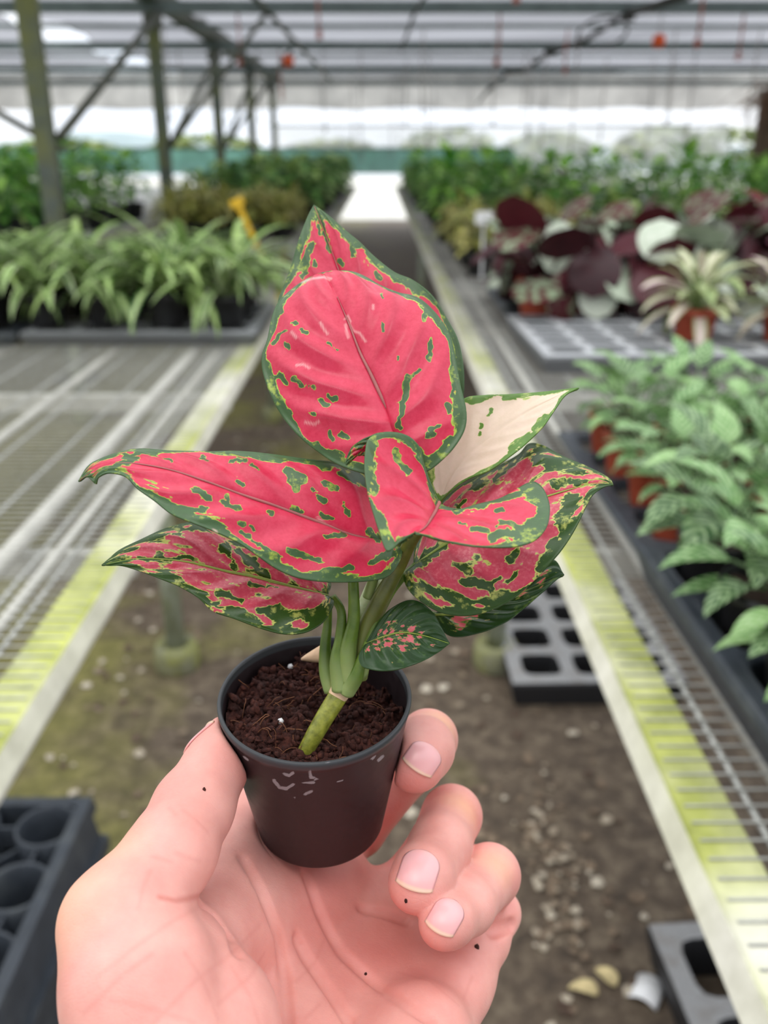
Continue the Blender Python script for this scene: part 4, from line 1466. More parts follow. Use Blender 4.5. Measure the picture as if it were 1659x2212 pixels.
# small folded leaf in front
hero_leaf(m_left,
    [(948, 1086, .242), (940, 1105, .236), (930, 1122, .230), (921, 1136, .224), (908, 1147, .219), (896, 1152, .216)],
    [(948, 1086, .242), (936, 1058, .241), (922, 1025, .240), (913, 995, .239), (906, 966, .238), (888, 946, .238), (862, 935, .238), (828, 934, .238), (797, 947, .236), (789, 975, .232), (787, 1008, .229), (790, 1040, .226), (796, 1072, .223), (806, 1108, .220), (818, 1145, .217), (836, 1190, .214), (862, 1170, .214), (896, 1152, .216)],
    [(948, 1086, .242), (966, 1096, .240), (1000, 1101, .238), (1040, 1098, .238), (1085, 1088, .240), (1125, 1070, .242), (1148, 1042, .245), (1170, 1052, .241), (1184, 1078, .236), (1188, 1104, .231), (1182, 1136, .226), (1160, 1164, .222), (1125, 1179, .219), (1080, 1183, .217), (1020, 1180, .216), (965, 1170, .215), (925, 1158, .215), (896, 1152, .216)],
    15,
    blot=[(852, 975, 862, 1000, 6), (862, 1000, 878, 1025, 6), (880, 955, 905, 975, 7), (818, 940, 850, 940, 6), (1030, 1140, 1045, 1144, 8), (992, 1128, 1010, 1130, 5), (1148, 1060, 1180, 1110, 16), (1150, 1130, 1172, 1110, 14), (1065, 1160, 1150, 1150, 10), (1075, 1135, 1110, 1130, 6), (1130, 1145, 1165, 1120, 14), (1070, 1105, 1090, 1100, 4), (800, 960, 805, 1070, 8), (830, 1160, 838, 1185, 14), (980, 1100, 1005, 1100, 5)],
    nS=130, nT=44, bulge=-.10, corr=.0005, nv=5, rib_r=5, rib_mat='rib_brown', tipgreen=0, label='smaller folded pink leaf facing forward in the middle')
# its curled-over far margin
hero_leaf(m_left,
    [(900, 985, .2405), (850, 965, .2405), (800, 962, .240), (748, 1004, .240)],
    [(900, 985, .2405), (870, 1010, .243), (820, 1005, .243), (790, 985, .242), (765, 985, .241), (748, 1004, .240)],
    [(900, 985, .2405), (890, 948, .2392), (862, 937, .2385), (828, 934, .238), (795, 944, .238), (762, 964, .239), (747, 994, .240), (748, 1004, .240)],
    10, nS=50, nT=20, bulge=.25, rib_r=0, tipgreen=.05, name='leaf_margin', label='curled-over margin of the folded leaf')

# cream leaf seen from below
hero_leaf(m_pale,
    [(952, 1084, .262), (985, 1010, .264), (1050, 950, .264), (1130, 895, .263), (1200, 858, .262), (1250, 838, .262)],
    [(952, 1084, .262), (925, 1045, .266), (930, 985, .269), (962, 910, .270), (1000, 863, .270), (1047, 854, .269), (1102, 852, .267), (1174, 847, .265), (1225, 841, .263), (1250, 838, .262)],
    [(952, 1084, .262), (975, 1060, .258), (1011, 1035, .256), (1058, 1016, .255), (1102, 986, .255), (1138, 957, .256), (1174, 921, .257), (1199, 885, .259), (1222, 854, .261), (1250, 838, .262)],
    9,
    blot=[(1062, 885, 1055, 895, 4), (1042, 915, 1038, 925, 4), (1035, 935, 1033, 942, 3), (1090, 860, 1110, 862, 6), (1150, 930, 1180, 905, 6), (1100, 975, 1140, 945, 6), (1010, 865, 1040, 862, 6)],
    nS=110, nT=36, bulge=-.14, corr=.00012, rib_r=0, tipgreen=.05, label='cream leaf flushed pink, curling upwards on the sunward side')

# large leaf to the right
hero_leaf(m_old,
    [(893, 1225, .262), (943, 1189, .258), (993, 1156, .256), (1060, 1118, .256), (1130, 1090, .257), (1188, 1070, .258), (1246, 1053, .259), (1290, 1043, .260), (1324, 1048, .261)],
    [(893, 1225, .262), (900, 1165, .268), (935, 1105, .271), (975, 1065, .272), (1020, 1035, .272), (1070, 1010, .271), (1120, 982, .270), (1142, 959, .270), (1170, 961, .268), (1203, 979, .267), (1225, 990, .266), (1264, 1006, .264), (1301, 1024, .263), (1319, 1037, .262), (1324, 1048, .261)],
    [(893, 1225, .262), (874, 1238, .258), (873, 1255, .256), (885, 1278, .253), (914, 1303, .251), (957, 1325, .249), (1008, 1331, .248), (1058, 1320, .247), (1102, 1298, .247), (1138, 1269, .247), (1174, 1233, .248), (1210, 1193, .249), (1239, 1149, .251), (1261, 1106, .253), (1279, 1071, .256), (1304, 1053, .259), (1324, 1048, .261)],
    14,
    blot=[(1150, 985, 1250, 1010, 16), (1200, 1045, 1260, 1040, 7), (920, 1270, 990, 1300, 12), (990, 1300, 1060, 1305, 10), (980, 1215, 1010, 1235, 6), (1000, 1255, 1060, 1265, 7), (1060, 1265, 1080, 1245, 5), (1100, 1210, 1115, 1190, 6), (1095, 1255, 1110, 1240, 5), (1180, 1180, 1205, 1165, 7), (1210, 1130, 1240, 1080, 12), (1075, 1040, 1080, 1010, 4), (1022, 1055, 1035, 1045, 7), (1090, 1020, 1110, 1005, 5), (893, 1225, 960, 1180, 9), (960, 1180, 1010, 1150, 4), (985, 1110, 1000, 1080, 4)],
    nS=150, nT=48, bulge=.16, corr=.0006, nv=6, rib_r=5, rib_mat='rib_green', tipgreen=.04, label='large pink leaf netted with green, pointing away to the side')

# lower right leaf behind it
hero_leaf(m_dark,
    [(940, 1328, .272), (1010, 1325, .271), (1080, 1300, .271), (1150, 1270, .271), (1218, 1241, .271)],
    [(940, 1328, .272), (980, 1280, .276), (1060, 1250, .277), (1140, 1220, .276), (1195, 1209, .274), (1218, 1241, .271)],
    [(940, 1328, .272), (953, 1359, .270), (975, 1375, .268), (1008, 1374, .267), (1058, 1360, .266), (1102, 1338, .266), (1138, 1309, .267), (1174, 1277, .268), (1203, 1251, .270), (1218, 1241, .271)],
    20, blot=[(1040, 1345, 1160, 1280, 12)], nS=90, nT=30, bulge=.15, rib_r=3, rib_mat='rib_green', tipgreen=.05, label='darker leaf tucked beneath the large netted one')

# small dark leaf low down
hero_leaf(m_small,
    [(790, 1392, .256), (830, 1375, .252), (870, 1366, .250), (920, 1374, .249), (971, 1390, .249)],
    [(790, 1392, .256), (801, 1372, .257), (820, 1341, .257), (845, 1315, .256), (881, 1297, .255), (910, 1302, .253), (935, 1323, .251), (953, 1355, .250), (971, 1390, .249)],
    [(790, 1392, .256), (776, 1415, .252), (780, 1437, .249), (798, 1446, .247), (830, 1450, .246), (867, 1445, .245), (914, 1428, .246), (950, 1407, .248), (971, 1390, .249)],
    22, blot=[(800, 1420, 900, 1420, 10), (860, 1320, 920, 1340, 16)], nS=90, nT=34, bulge=.18, rib_r=3, rib_mat='rib_green', tipgreen=.12, label='smallest leaf, dark green with pink specks')

# lower left leaf
hero_leaf(m_old,
    [(708, 1288, .262), (628, 1267, .258), (554, 1247, .256), (481, 1232, .255), (407, 1214, .254), (315, 1206, .253), (260, 1212, .253), (220, 1221, .253)],
    [(708, 1288, .262), (712, 1255, .266), (660, 1215, .268), (580, 1180, .268), (490, 1150, .266), (430, 1128, .264), (400, 1130, .262), (356, 1142, .260), (304, 1166, .257), (260, 1187, .255), (235, 1208, .254), (220, 1221, .253)],
    [(708, 1288, .262), (721, 1300, .258), (714, 1322, .254), (694, 1348, .251), (657, 1367, .248), (613, 1370, .247), (565, 1358, .246), (510, 1338, .246), (462, 1321, .246), (429, 1292, .247), (385, 1266, .248), (326, 1243, .250), (271, 1224, .252), (240, 1222, .253), (220, 1221, .253)],
    14, blot=[(480, 1180, 510, 1225, 7), (520, 1195, 580, 1250, 8), (400, 1290, 520, 1330, 10), (590, 1330, 690, 1330, 14), (470, 1280, 520, 1300, 7), (540, 1260, 600, 1275, 3), (390, 1150, 440, 1140, 8), (300, 1205, 420, 1210, 5), (560, 1320, 600, 1310, 6)],
    nS=140, nT=44, bulge=.15, corr=.0005, nv=6, rib_r=5, rib_mat='rib_green', tipgreen=.08, label='lower pink leaf netted with dark green, on the thumb side')

# ---------------------------------------------------------------- stems
def stalk_material(name, c1, c2, scale=160, base=None):
    t = NT(name)
    n1 = t.noise(t.obj(), scale, 4, .6)
    c = t.ramp(n1, [(.3, c1), (.7, c2)])
    if base is not None:
        sp2 = t.n('SeparateXYZ')
        t.l(t.n('UVMap').outputs[0], sp2.inputs[0])
        f = t.ramp(t.math('ADD', sp2.outputs[0], t.math('MULTIPLY', t.math('SUBTRACT', n1, .5), .25)), [(.10, (.85,) * 3), (.42, (0, 0, 0))])
        c = t.mix(f, c, base)
    return t.done(t.bsdf(c, .38, spec=.4, Subsurface_Weight=.15, Subsurface_Scale=.002).outputs[0])
M['petiole'] = stalk_material('petiole_green', lin(66, 92, 22), lin(104, 130, 46), base=lin(150, 166, 104))
M['petiole_dark'] = stalk_material('petiole_olive', lin(70, 78, 26), lin(106, 110, 46), base=lin(140, 152, 84))
M['sheath'] = stalk_material('sheath_pale', lin(138, 158, 92), lin(196, 206, 166))
M['cane'] = stalk_material('cane', lin(96, 100, 30), lin(158, 160, 62), 420)
M['husk'] = plain('dry_husk', lin(222, 186, 150), .6, .12, 200)
def stalk(name, pts, r, mat, n=14):
    q = np.array([p[:3] for p in pts], float)
    c3 = catmull(px(q), 28)
    rr = np.interp(np.linspace(0, 1, 28), np.linspace(0, 1, len(r)), np.array(r) * .266 / F)
    return MB().tube(list(c2w(c3)), list(rr), n).build(name, M[mat], HERO, True, True)
stalk('stem', [(655, 1632, .262), (668, 1608, .262), (700, 1552, .263), (735, 1495, .265), (745, 1468, .266)], [16, 19, 20, 21, 20], 'cane')
stalk('stem_node', [(728, 1506, .2645), (738, 1488, .265), (746, 1470, .266)], [21, 23, 20], 'husk')
stalk('sheath', [(742, 1490, .267), (752, 1440, .268), (768, 1390, .268), (794, 1320, .269), (815, 1250, .269)], [24, 34, 34, 26, 18], 'sheath')
stalk('petiole', [(716, 1492, .268), (705, 1450, .267), (703, 1395, .266), (708, 1345, .265), (710, 1290, .262)], [17, 16, 12, 9, 8], 'petiole')
stalk('petiole', [(738, 1488, .263), (730, 1430, .261), (736, 1375, .261), (737, 1320, .260), (718, 1288, .261)], [22, 19, 13, 10, 8], 'petiole')
stalk('petiole', [(756, 1470, .262), (752, 1410, .2595), (764, 1340, .259), (764, 1285, .258), (762, 1235, .259)], [22, 19, 14, 12, 11], 'petiole')
stalk('petiole', [(770, 1462, .266), (788, 1375, .263), (820, 1300, .259), (860, 1225, .256), (890, 1165, .250), (925, 1120, .246)], [24, 24, 20, 16, 14, 12], 'petiole_dark')
stalk('petiole', [(778, 1458, .264), (802, 1372, .260), (838, 1292, .260), (870, 1248, .261), (900, 1220, .261)], [15, 11, 9, 8, 8], 'petiole')
stalk('petiole', [(800, 1330, .272), (840, 1230, .274), (880, 1130, .272), (920, 1100, .268), (950, 1085, .264)], [16, 14, 13, 12, 9], 'petiole')
stalk('petiole', [(800, 1350, .276), (850, 1220, .275), (878, 1100, .270), (872, 1010, .262), (866, 945, .253)], [14, 12, 12, 11, 9], 'petiole')
stalk('petiole', [(830, 1300, .280), (860, 1180, .290), (858, 1060, .294), (850, 960, .291)], [12, 11, 10, 8], 'petiole')
stalk('petiole', [(800, 1390, .272), (840, 1350, .278), (890, 1330, .278), (940, 1328, .273)], [10, 9, 8, 7], 'petiole')
stalk('petiole', [(748, 1492, .2625), (768, 1462, .2595), (782, 1420, .258), (795, 1388, .256)], [20, 17, 10, 7], 'petiole')
stalk('petiole', [(795, 1290, .262), (815, 1220, .258), (818, 1180, .256), (830, 1172, .254)], [12, 11, 10, 9], 'petiole')
# dry husk at the back of the stem
vs, fs = [], []
for i in range(12):
    s = i / 11
    for j in range(5):
        tt_ = j / 4 - .5
        w_ = 4 + 40 * s ** .8
        vs.append(px(np.array([650 + 52 * s, 1424 - 14 * s + tt_ * w_, .276 - .004 * s + .010 * tt_ * tt_ - .002 * s * s])))
for i in range(11):
    for j in range(4):
        fs.append((i * 5 + j, i * 5 + j + 1, i * 5 + 6 + j, i * 5 + 5 + j))
o = mesh_obj('dry_husk', c2w(np.array(vs)), fs, M['husk'], HERO, True, True)
o.modifiers.new('thick', 'SOLIDIFY').thickness = .0004

# ------------------------------------------------------------------ the hand (one continuous surface)
H_ = .00072
def rc(p):                                   # (column, row, distance, radius in metres)
    return px(np.array(p[:3], float)), p[3]

x0, x1, y0, y1, z0, z1 = -.098, .052, .056, .172, .178, .352
gx = np.arange(x0, x1, H_, dtype=np.float32)
gy = np.arange(y0, y1, H_, dtype=np.float32)
gz = np.arange(z0, z1, H_, dtype=np.float32)
X = gx[:, None, None]
Y = gy[None, :, None]
Z = gz[None, None, :]


def cone(a, b):
    """Distance to a capsule whose radius runs from a's to b's."""
    (pa, ra), (pb, rb_) = rc(a), rc(b)
    d = (pb - pa).astype(np.float32)
    L2 = float(d @ d) + 1e-12
    u = ((X - pa[0]) * d[0] + (Y - pa[1]) * d[1] + (Z - pa[2]) * d[2]) / np.float32(L2)
    np.clip(u, 0, 1, out=u)
    q = np.sqrt((X - pa[0] - u * d[0]) ** 2 + (Y - pa[1] - u * d[1]) ** 2 + (Z - pa[2] - u * d[2]) ** 2)
    return q - (np.float32(ra) + u * np.float32(rb_ - ra))


def smin(a, b, k):
    h = np.clip(.5 + .5 * (b - a) / k, 0, 1)
    return b + (a - b) * h - k * h * (1 - h)


def chain(pts, k):
    d = None
    for a, b in zip(pts[:-1], pts[1:]):
        c_ = cone(a, b)
        d = c_ if d is None else smin(d, c_, np.float32(k))
    return d


palm = chain([(470, 2680, .200, .018), (560, 2300, .250, .0165), (690, 1915, .309, .0130)], .006)
for pts in ([(580, 2700, .203, .018), (690, 2300, .255, .0155), (825, 1975, .309, .0125)],
            [(690, 2700, .206, .018), (800, 2330, .256, .0150), (935, 2050, .301, .0120)],
            [(770, 2680, .206, .017), (880, 2340, .252, .0145), (985, 2120, .287, .0112)],
            [(800, 2560, .215, .018), (912, 2240, .256, .0140)],
            [(470, 2520, .206, .022), (420, 2230, .222, .0200), (300, 2040, .228, .0165)],
            [(330, 2080, .232, .0150), (520, 2010, .268, .0120), (660, 1960, .296, .0110)],
            [(440, 2010, .256, .0130), (610, 1905, .298, .0120), (700, 1900, .310, .0125)],
            [(470, 1930, .270, .0110), (555, 1760, .314, .0108), (655, 1770, .330, .0115), (700, 1900, .312, .0125)]):
    palm = smin(palm, chain(pts, .006), np.float32(.010))
THUMB = [(345, 2330, .205, .0195), (300, 2120, .214, .0180), (265, 1995, .222, .0150), (372, 1838, .237, .0116), (418, 1745, .250, .0110), (468, 1652, .260, .0091), (488, 1586, .268, .0060)]
thumb = chain(THUMB, .004)
hand = smin(palm, thumb, np.float32(.0028))
FING = {
    'index': [(668, 1850, .322, .0120), (772, 1790, .331, .0102), (885, 1655, .338, .0100), (925, 1596, .308, .0098), (912, 1618, .289, .0102), (897, 1646, .281, .0096)],
    'middle': [(835, 1975, .309, .0122), (930, 1860, .318, .0106), (976, 1762, .316, .0104), (950, 1830, .288, .0100), (914, 1890, .268, .0092), (900, 1910, .264, .0086)],
    'ring': [(935, 2050, .301, .0118), (1010, 1960, .306, .0105), (1058, 1890, .302, .0100), (1005, 1955, .276, .0090), (968, 1988, .262, .0076), (957, 1996, .2585, .0072)],
    'pinky': [(985, 2120, .287, .0108), (1040, 2030, .300, .0092), (1072, 1972, .312, .0082), (1040, 1965, .330, .0076), (1000, 1985, .334, .0066)],
}
fd = {}
for nm, pts in FING.items():
    f_ = chain(pts, .0028)
    b0 = rc(pts[0])[0]
    b1 = rc(pts[1])[0]
    far = np.sqrt((X - b0[0]) ** 2 + (Y - b0[1]) ** 2 + (Z - b0[2]) ** 2)
    kk = np.clip(.0075 - (far - .012) * .30, .0009, .0075).astype(np.float32)
    hand = smin(hand, f_, kk)
# flatten the hand against the pot it holds
v_ = [X - RIM[0], Y - RIM[1], Z - RIM[2]]
hax = v_[0] * PA[0] + v_[1] * PA[1] + v_[2] * PA[2] + PH
rad = np.sqrt(np.maximum(0, (v_[0] - PA[0] * (hax - PH)) ** 2 + (v_[1] - PA[1] * (hax - PH)) ** 2 + (v_[2] - PA[2] * (hax - PH)) ** 2))
rpot = RB + (RT - RB) * np.clip(hax / PH, 0, 1.02)
potd = np.maximum(np.maximum((rad - rpot) * .99, hax - PH), -hax)
potd = potd.astype(np.float32) - np.float32(.0003)
hand = -smin(-hand, potd, np.float32(.0012))


def sample(pts):
    """Trilinear look-up of the hand's distance field."""
    q = (np.asarray(pts) - np.array([x0, y0, z0])) / H_
    i = np.clip(np.floor(q).astype(int), 0, np.array(hand.shape) - 2)
    f = np.clip(q - i, 0, 1)
    r = 0
    for a in (0, 1):
        for b_ in (0, 1):
            for c_ in (0, 1):
                r = r + hand[i[:, 0] + a, i[:, 1] + b_, i[:, 2] + c_] * (f[:, 0] if a else 1 - f[:, 0]) * (f[:, 1] if b_ else 1 - f[:, 1]) * (f[:, 2] if c_ else 1 - f[:, 2])
    return r


def hit(start, direc, tmax=.2):
    """March rays onto the skin."""
    p = np.array(start, float)
    d = np.array(direc, float)
    d = d / np.linalg.norm(d, axis=1)[:, None]
    tcur = np.zeros(len(p))
    for _ in range(160):
        v = sample(p + d * tcur[:, None])
        tcur += np.clip(v * .8, -.002, .004)
    return p + d * tcur[:, None]


def skin_at(cols_rows, zs=.18):
    q = np.array([[a, b_, 1.0] for a, b_ in cols_rows])
    ray = px(q)
    return hit(ray * zs, ray)


# creases pressed into the skin
def dense(poly, n):
    poly = np.array(poly, float)
    L = np.r_[0, np.cumsum(np.linalg.norm(np.diff(poly, axis=0), axis=1))]
    s = np.linspace(0, L[-1], n)
    return np.stack([np.interp(s, L, poly[:, 0]), np.interp(s, L, poly[:, 1])], 1)

CREASES = [
    ([(523, 1850), (548, 1890), (567, 1928), (590, 1985), (603, 2022), (612, 2080), (617, 2131), (624, 2210)], .0030, .0006),
    ([(660, 1885), (676, 1930), (693, 1976), (715, 2020), (739, 2059), (789, 2105), (830, 2140), (872, 2165), (931, 2205)], .0030, .0006),
    ([(640, 2023), (660, 2065), (690, 2109), (725, 2160), (756, 2210)], .0026, .0004),
    ([(345, 1938), (380, 1946), (412, 1940), (428, 1936)], 0, 0),
    ([(430, 1945), (465, 1975), (500, 2020), (515, 2060)], .0024, .0005),
    ([(1062, 2012), (1085, 2004), (1110, 1998)], .0014, .0008),
    ([(780, 1962), (830, 1972), (880, 1990)], .0024, .0003),
]
FINE = [[(395, 1750), (420, 1768), (448, 1796)], [(380, 1842), (410, 1854), (432, 1860)], [(210, 2110), (300, 2040), (380, 1985), (450, 1950)], [(180, 2190), (260, 2110), (330, 2060)], [(330, 2212), (420, 2120), (500, 2060), (560, 2000)], [(240, 2160), (330, 2180), (420, 2210)],
        [(400, 2060), (440, 2120), (470, 2200)], [(500, 2090), (540, 2150), (560, 2212)], [(300, 1960), (310, 1915), (325, 1880)], [(380, 1760), (365, 1745)], [(330, 1850), (370, 1862)], [(860, 2100), (930, 2120), (990, 2170)],
        [(570, 2060), (540, 2110), (470, 2170)], [(700, 2030), (680, 2080), (640, 2120)], [(1020, 2110), (1000, 2160)], [(690, 2170), (660, 2200)]]
crease_pts = []
for poly, r_, dep in CREASES:
    c_ = skin_at(dense(poly, 90))
    crease_pts.append(c_)
    if not r_:
        continue
    for q in c_:
        lo = np.maximum(((q - .006) - np.array([x0, y0, z0])) / H_, 0).astype(int)
        hi = np.minimum(((q + .006) - np.array([x0, y0, z0])) / H_ + 1, hand.shape).astype(int)
        sl = tuple(slice(a, b_) for a, b_ in zip(lo, hi))
        dd = np.sqrt((gx[sl[0]][:, None, None] - q[0]) ** 2 + (gy[sl[1]][None, :, None] - q[1]) ** 2 + (gz[sl[2]][None, None, :] - q[2]) ** 2)
        cut = (r_ - dd).astype(np.float32) + np.float32(dep - r_)
        hand[sl] = -smin(-hand[sl], -cut, np.float32(.0022))
allcr = np.vstack(crease_pts)
finecr = np.vstack([skin_at(dense(p_, 90)) for p_ in FINE])

# close the wrist
hand = np.maximum(hand, Y - np.float32(y1 - 2 * H_))
hand = np.maximum(hand, np.float32(z0 + 2 * H_) - Z)


def surface_nets(vals, org, h):
    s = vals < 0
    nx, ny, nz = vals.shape
    c = np.zeros((nx - 1, ny - 1, nz - 1), np.uint8)
    offs = [(a, b_, d_) for a in (0, 1) for b_ in (0, 1) for d_ in (0, 1)]
    for a, b_, d_ in offs:
        c += s[a:nx - 1 + a, b_:ny - 1 + b_, d_:nz - 1 + d_]
    act = (c > 0) & (c < 8)
    idx = np.argwhere(act)
    num = -np.ones(act.shape, np.int64)
    num[act] = np.arange(len(idx))
    pos = np.zeros((len(idx), 3))
    cnt = np.zeros(len(idx))
    for a in offs:
        for ax in range(3):
            if a[ax] == 1:
                continue
            b_ = list(a)
            b_[ax] = 1
            va = vals[idx[:, 0] + a[0], idx[:, 1] + a[1], idx[:, 2] + a[2]]
            vb = vals[idx[:, 0] + b_[0], idx[:, 1] + b_[1], idx[:, 2] + b_[2]]
            m = (va < 0) != (vb < 0)
            u = np.where(m, va / (va - vb + 1e-20), 0)
            q = np.tile(np.array(a, float), (len(idx), 1))
            q[:, ax] += u
            pos[m] += q[m]
            cnt[m] += 1
    pos = (idx + pos / cnt[:, None]) * h + np.array(org)
    faces = []
    for ax in range(3):
        sl1 = [slice(None)] * 3
        sl2 = [slice(None)] * 3
        sl1[ax] = slice(0, -1)
        sl2[ax] = slice(1, None)
        ch = s[tuple(sl1)] != s[tuple(sl2)]
        e = np.argwhere(ch)
        o1, o2 = [k for k in range(3) if k != ax]
        ok = (e[:, o1] > 0) & (e[:, o2] > 0) & (e[:, o1] < vals.shape[o1] - 1) & (e[:, o2] < vals.shape[o2] - 1)
        e = e[ok]
        def cell(d1, d2):
            q = e.copy()
            q[:, o1] -= d1
            q[:, o2] -= d2
            return num[q[:, 0], q[:, 1], q[:, 2]]
        quad = np.stack([cell(1, 1), cell(0, 1), cell(0, 0), cell(1, 0)], 1)
        inside = s[e[:, 0], e[:, 1], e[:, 2]]
        flip = inside if ax != 1 else ~inside
        quad[~flip] = quad[~flip][:, ::-1]
        faces.append(quad)
    return pos, np.vstack(faces)


hv, hf = surface_nets(hand, (x0, y0, z0), H_)
# relax the surface a little
def relax(v, f, it=4, lam=.5):
    e = np.vstack([f[:, [0, 1]], f[:, [1, 2]], f[:, [2, 3]], f[:, [3, 0]]])
    for _ in range(it):
        acc = np.zeros_like(v)
        n_ = np.zeros(len(v))
        for a, b_ in ((0, 1), (1, 0)):
            np.add.at(acc, e[:, a], v[e[:, b_]])
            np.add.at(n_, e[:, a], 1)
        v = v + lam * (acc / np.maximum(n_, 1)[:, None] - v)
    return v
hv = relax(hv, hf, 4)
cre = np.full(len(hv), 9.0)
for k in range(0, len(allcr), 2):
    cre = np.minimum(cre, np.linalg.norm(hv - allcr[k], axis=1))
cre = np.clip(1 - cre / .0012, 0, 1)
cf = np.full(len(hv), 9.0)
for k in range(len(finecr)):
    cf = np.minimum(cf, np.linalg.norm(hv - finecr[k], axis=1))
cre = np.maximum(cre, .30 * np.clip(1 - cf / .0010, 0, 1))
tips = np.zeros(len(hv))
def flush_shade(col, row, z, r, a=1.0):
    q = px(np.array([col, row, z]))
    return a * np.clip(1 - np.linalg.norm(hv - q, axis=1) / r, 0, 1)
for args in [(895, 1680, .275, .016), (880, 1950, .262, .014), (940, 2025, .257, .012), (1030, 1770, .305, .012), (800, 2080, .28, .03), (860, 1790, .32, .03), (650, 1900, .29, .02), (690, 1970, .285, .026, .8), (900, 2110, .27, .026, .8), (1085, 1950, .30, .015)]:  # skin redness; the palm-centre spots also paint in the pot's shade
    tips = np.maximum(tips, flush_shade(*args))
knuck = np.zeros(len(hv))
for args in [(960, 1550, .300, .010), (1000, 1740, .303, .011), (1085, 1850, .29, .012), (165, 1960, .22, .02), (250, 1860, .23, .015)]:
    knuck = np.maximum(knuck, flush_shade(*args))

t = NT('skin')
v = t.obj()
n1 = t.noise(v, 70, 4, .55)
n2 = t.noise(v, 420, 4, .6)
mp = t.n('Mapping')
mp.inputs['Rotation'].default_value = (.3, .5, .6)
mp.inputs['Scale'].default_value = (1.0, 3.2, 1.0)
t.l(v, mp.inputs['Vector'])
vo = t.n('TexVoronoi')
vo.feature = 'DISTANCE_TO_EDGE'
vo.inputs['Scale'].default_value = 420
t.l(mp.outputs[0], vo.inputs['Vector'])
c = t.ramp(n1, [(.3, lin(212, 144, 133)), (.7, lin(226, 164, 152))])
c = t.mix(t.math('MULTIPLY', t.attr('flush_shade').outputs['Fac'], .5), c, lin(214, 112, 104))
c = t.mix(t.math('MULTIPLY', t.attr('pale').outputs['Fac'], .55), c, lin(238, 184, 140))
c = t.mix(t.math('MULTIPLY', t.attr('crease').outputs['Fac'], .55), c, lin(176, 84, 72))
hgt = t.math('ADD', t.math('MULTIPLY', n2, .5), t.math('MULTIPLY', t.math('MINIMUM', vo.outputs['Distance'], .12), 2.0))
nrm = t.bump(hgt, .22, .0005)
bs = t.bsdf(c, .48, nrm, spec=.38, Subsurface_Weight=.30, Subsurface_Scale=.003)
bs.inputs['Subsurface Radius'].default_value = (1.0, .35, .2)
M['skin'] = t.done(bs.outputs[0])
hand_o = mesh_obj('hand', c2w(hv), hf, M['skin'], None, True, True, None, {'crease': cre, 'flush_shade': tips, 'pale': knuck})
tag(hand_o, 'bare left hand, palm up, gripping the small black pot between thumb and fingers', 'hand')

# nails lie on the skin
M['nail'] = None
t = NT('fingernail')
ua = t.n('UVMap')
sp_ = t.n('SeparateXYZ')
t.l(ua.outputs[0], sp_.inputs[0])
c = t.ramp(sp_.outputs[0], [(.0, lin(232, 170, 164)), (.2, lin(230, 170, 170)), (.88, lin(232, 168, 166)), (.925, lin(236, 190, 168)), (1.0, lin(240, 204, 178))])
M['nail'] = t.done(t.bsdf(c, .28, spec=.5, Subsurface_Weight=.2, Subsurface_Scale=.002).outputs[0])

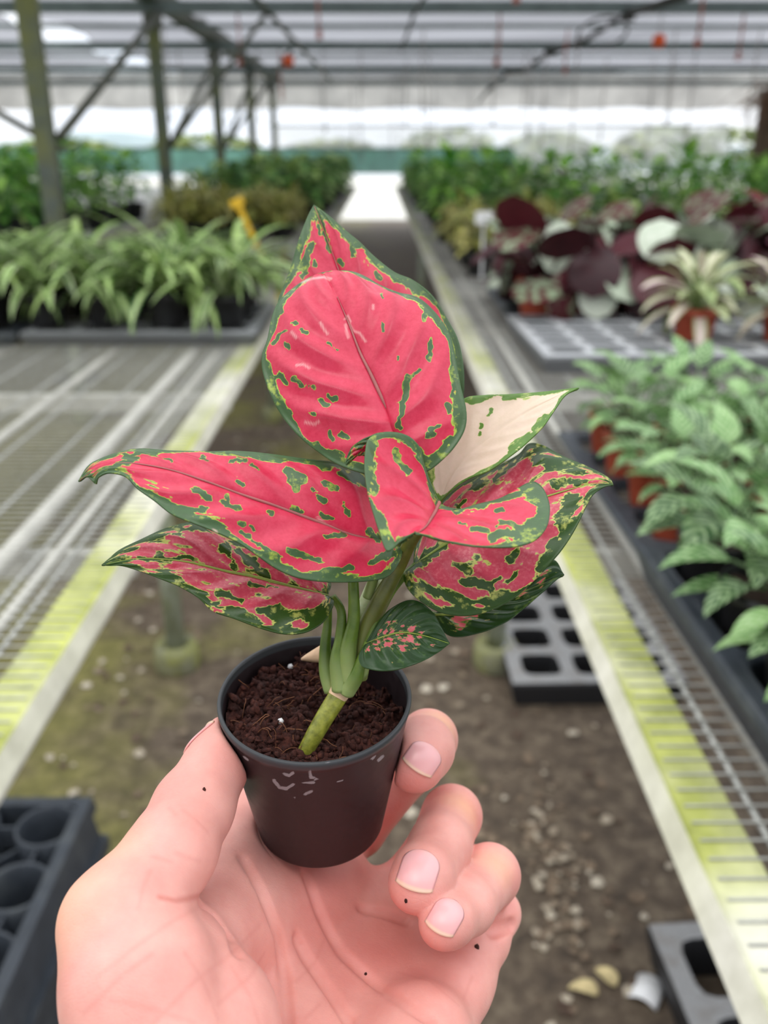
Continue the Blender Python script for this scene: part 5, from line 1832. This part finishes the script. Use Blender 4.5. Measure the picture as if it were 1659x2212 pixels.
def nail(base, tip, halfw, zs=.18, direc=None, lift=.0006):
    base, tip = np.array(base, float), np.array(tip, float)
    ax = tip - base
    ln = np.linalg.norm(ax)
    ax = ax / ln
    sd_ = np.array([-ax[1], ax[0]])
    nS_, nT_ = 22, 17
    pts, uv = [], []
    for i in range(nS_):
        s = i / (nS_ - 1)
        w = halfw * (min(1.0, (1 - (1 - min(1, s * 2.4)) ** 2) ** .5) if s < .42 else 1.0)
        for j in range(nT_):
            tt_ = -1 + 2 * j / (nT_ - 1)
            bow = .16 * ln * (1 - tt_ * tt_) * max(0, (s - .5) * 2) ** 1.0
            pts.append(base + ax * (s * ln * .90 + bow * .6) + sd_ * tt_ * max(w, halfw * .12))
            uv.append((s, tt_))
    surf = skin_at(pts, zs) if direc is None else None
    if direc is not None:
        surf = hit(direc[0](np.array(pts)), np.tile(direc[1], (len(pts), 1)))
    e = 4e-4
    grad = np.stack([sample(surf + np.array(d_) * e) - sample(surf - np.array(d_) * e) for d_ in ((1, 0, 0), (0, 1, 0), (0, 0, 1))], 1)
    grad /= np.linalg.norm(grad, axis=1)[:, None] + 1e-9
    uva = np.array(uv)
    surf = surf + grad * (lift * (1 - .8 * np.abs(uva[:, 1]) ** 3) * (.35 + .65 * np.minimum(1, uva[:, 0] * 3)))[:, None]
    fs = []
    for i in range(nS_ - 1):
        for j in range(nT_ - 1):
            fs.append((i * nT_ + j, i * nT_ + j + 1, (i + 1) * nT_ + j + 1, (i + 1) * nT_ + j))
    o = mesh_obj('fingernail', c2w(surf), fs, M['nail'], hand_o, True, True, uv)
    md = o.modifiers.new('thick', 'SOLIDIFY')
    md.thickness = .0006
    md.offset = -.3
    return o
nail((932, 1611), (896, 1664), 37)
nail((919, 1838), (891, 1924), 41)
nail((983, 1946), (944, 2014), 34)
# thumb nail, seen edge-on along the far side of the tip
nS_, nT_ = 20, 13
ia, ib = px(np.array([430, 1720, .2525])), px(np.array([490, 1578, .2690]))
axv = (ib - ia) / np.linalg.norm(ib - ia)
nrm_ = np.array([-.93, -.30, .10])
nrm_ -= axv * nrm_.dot(axv)
nrm_ /= np.linalg.norm(nrm_)
lat_ = np.cross(axv, nrm_)
st, uv = [], []
for i in range(nS_):
    s = i / (nS_ - 1)
    for j in range(nT_):
        tt_ = -1 + 2 * j / (nT_ - 1)
        w = .0048 * (min(1, (1 - (1 - min(1, s * 2.4)) ** 2) ** .5) if s < .42 else 1)
        st.append(ia + (ib - ia) * (.50 + .46 * s) + lat_ * tt_ * max(w, .0006) + nrm_ * .02)
        uv.append((s, tt_))
surf = hit(st, np.tile(-nrm_, (len(st), 1))) + nrm_ * .0004
fs = [(i * nT_ + j, i * nT_ + j + 1, (i + 1) * nT_ + j + 1, (i + 1) * nT_ + j) for i in range(nS_ - 1) for j in range(nT_ - 1)]
o = mesh_obj('thumbnail', c2w(surf), fs, M['nail'], hand_o, True, True, uv)
md = o.modifiers.new('thick', 'SOLIDIFY')
md.thickness = .0006
md.offset = 0

# crumbs of soil on the skin
for k, (a_, b_, s_) in enumerate([(1030, 2047, 7), (441, 1706, 4), (790, 2105, 4), (877, 1946, 4)]):
    q = skin_at([(a_, b_)])[0]
    R_ = np.diag([1, 1.5, .6])
    b = MB()
    b.add(c2w(q + (ICO_V @ R_) * s_ * .26 / F), ICO_F)
    ob = b.build('soil_crumb', soil_mat, None, True)
    tag(ob, ['largest dark crumb of soil on the outer edge of the palm', 'tiny crumb of soil on the thumb', 'tiny crumb of soil in the palm', 'tiny crumb of soil on the middle fingertip'][k], 'crumb')
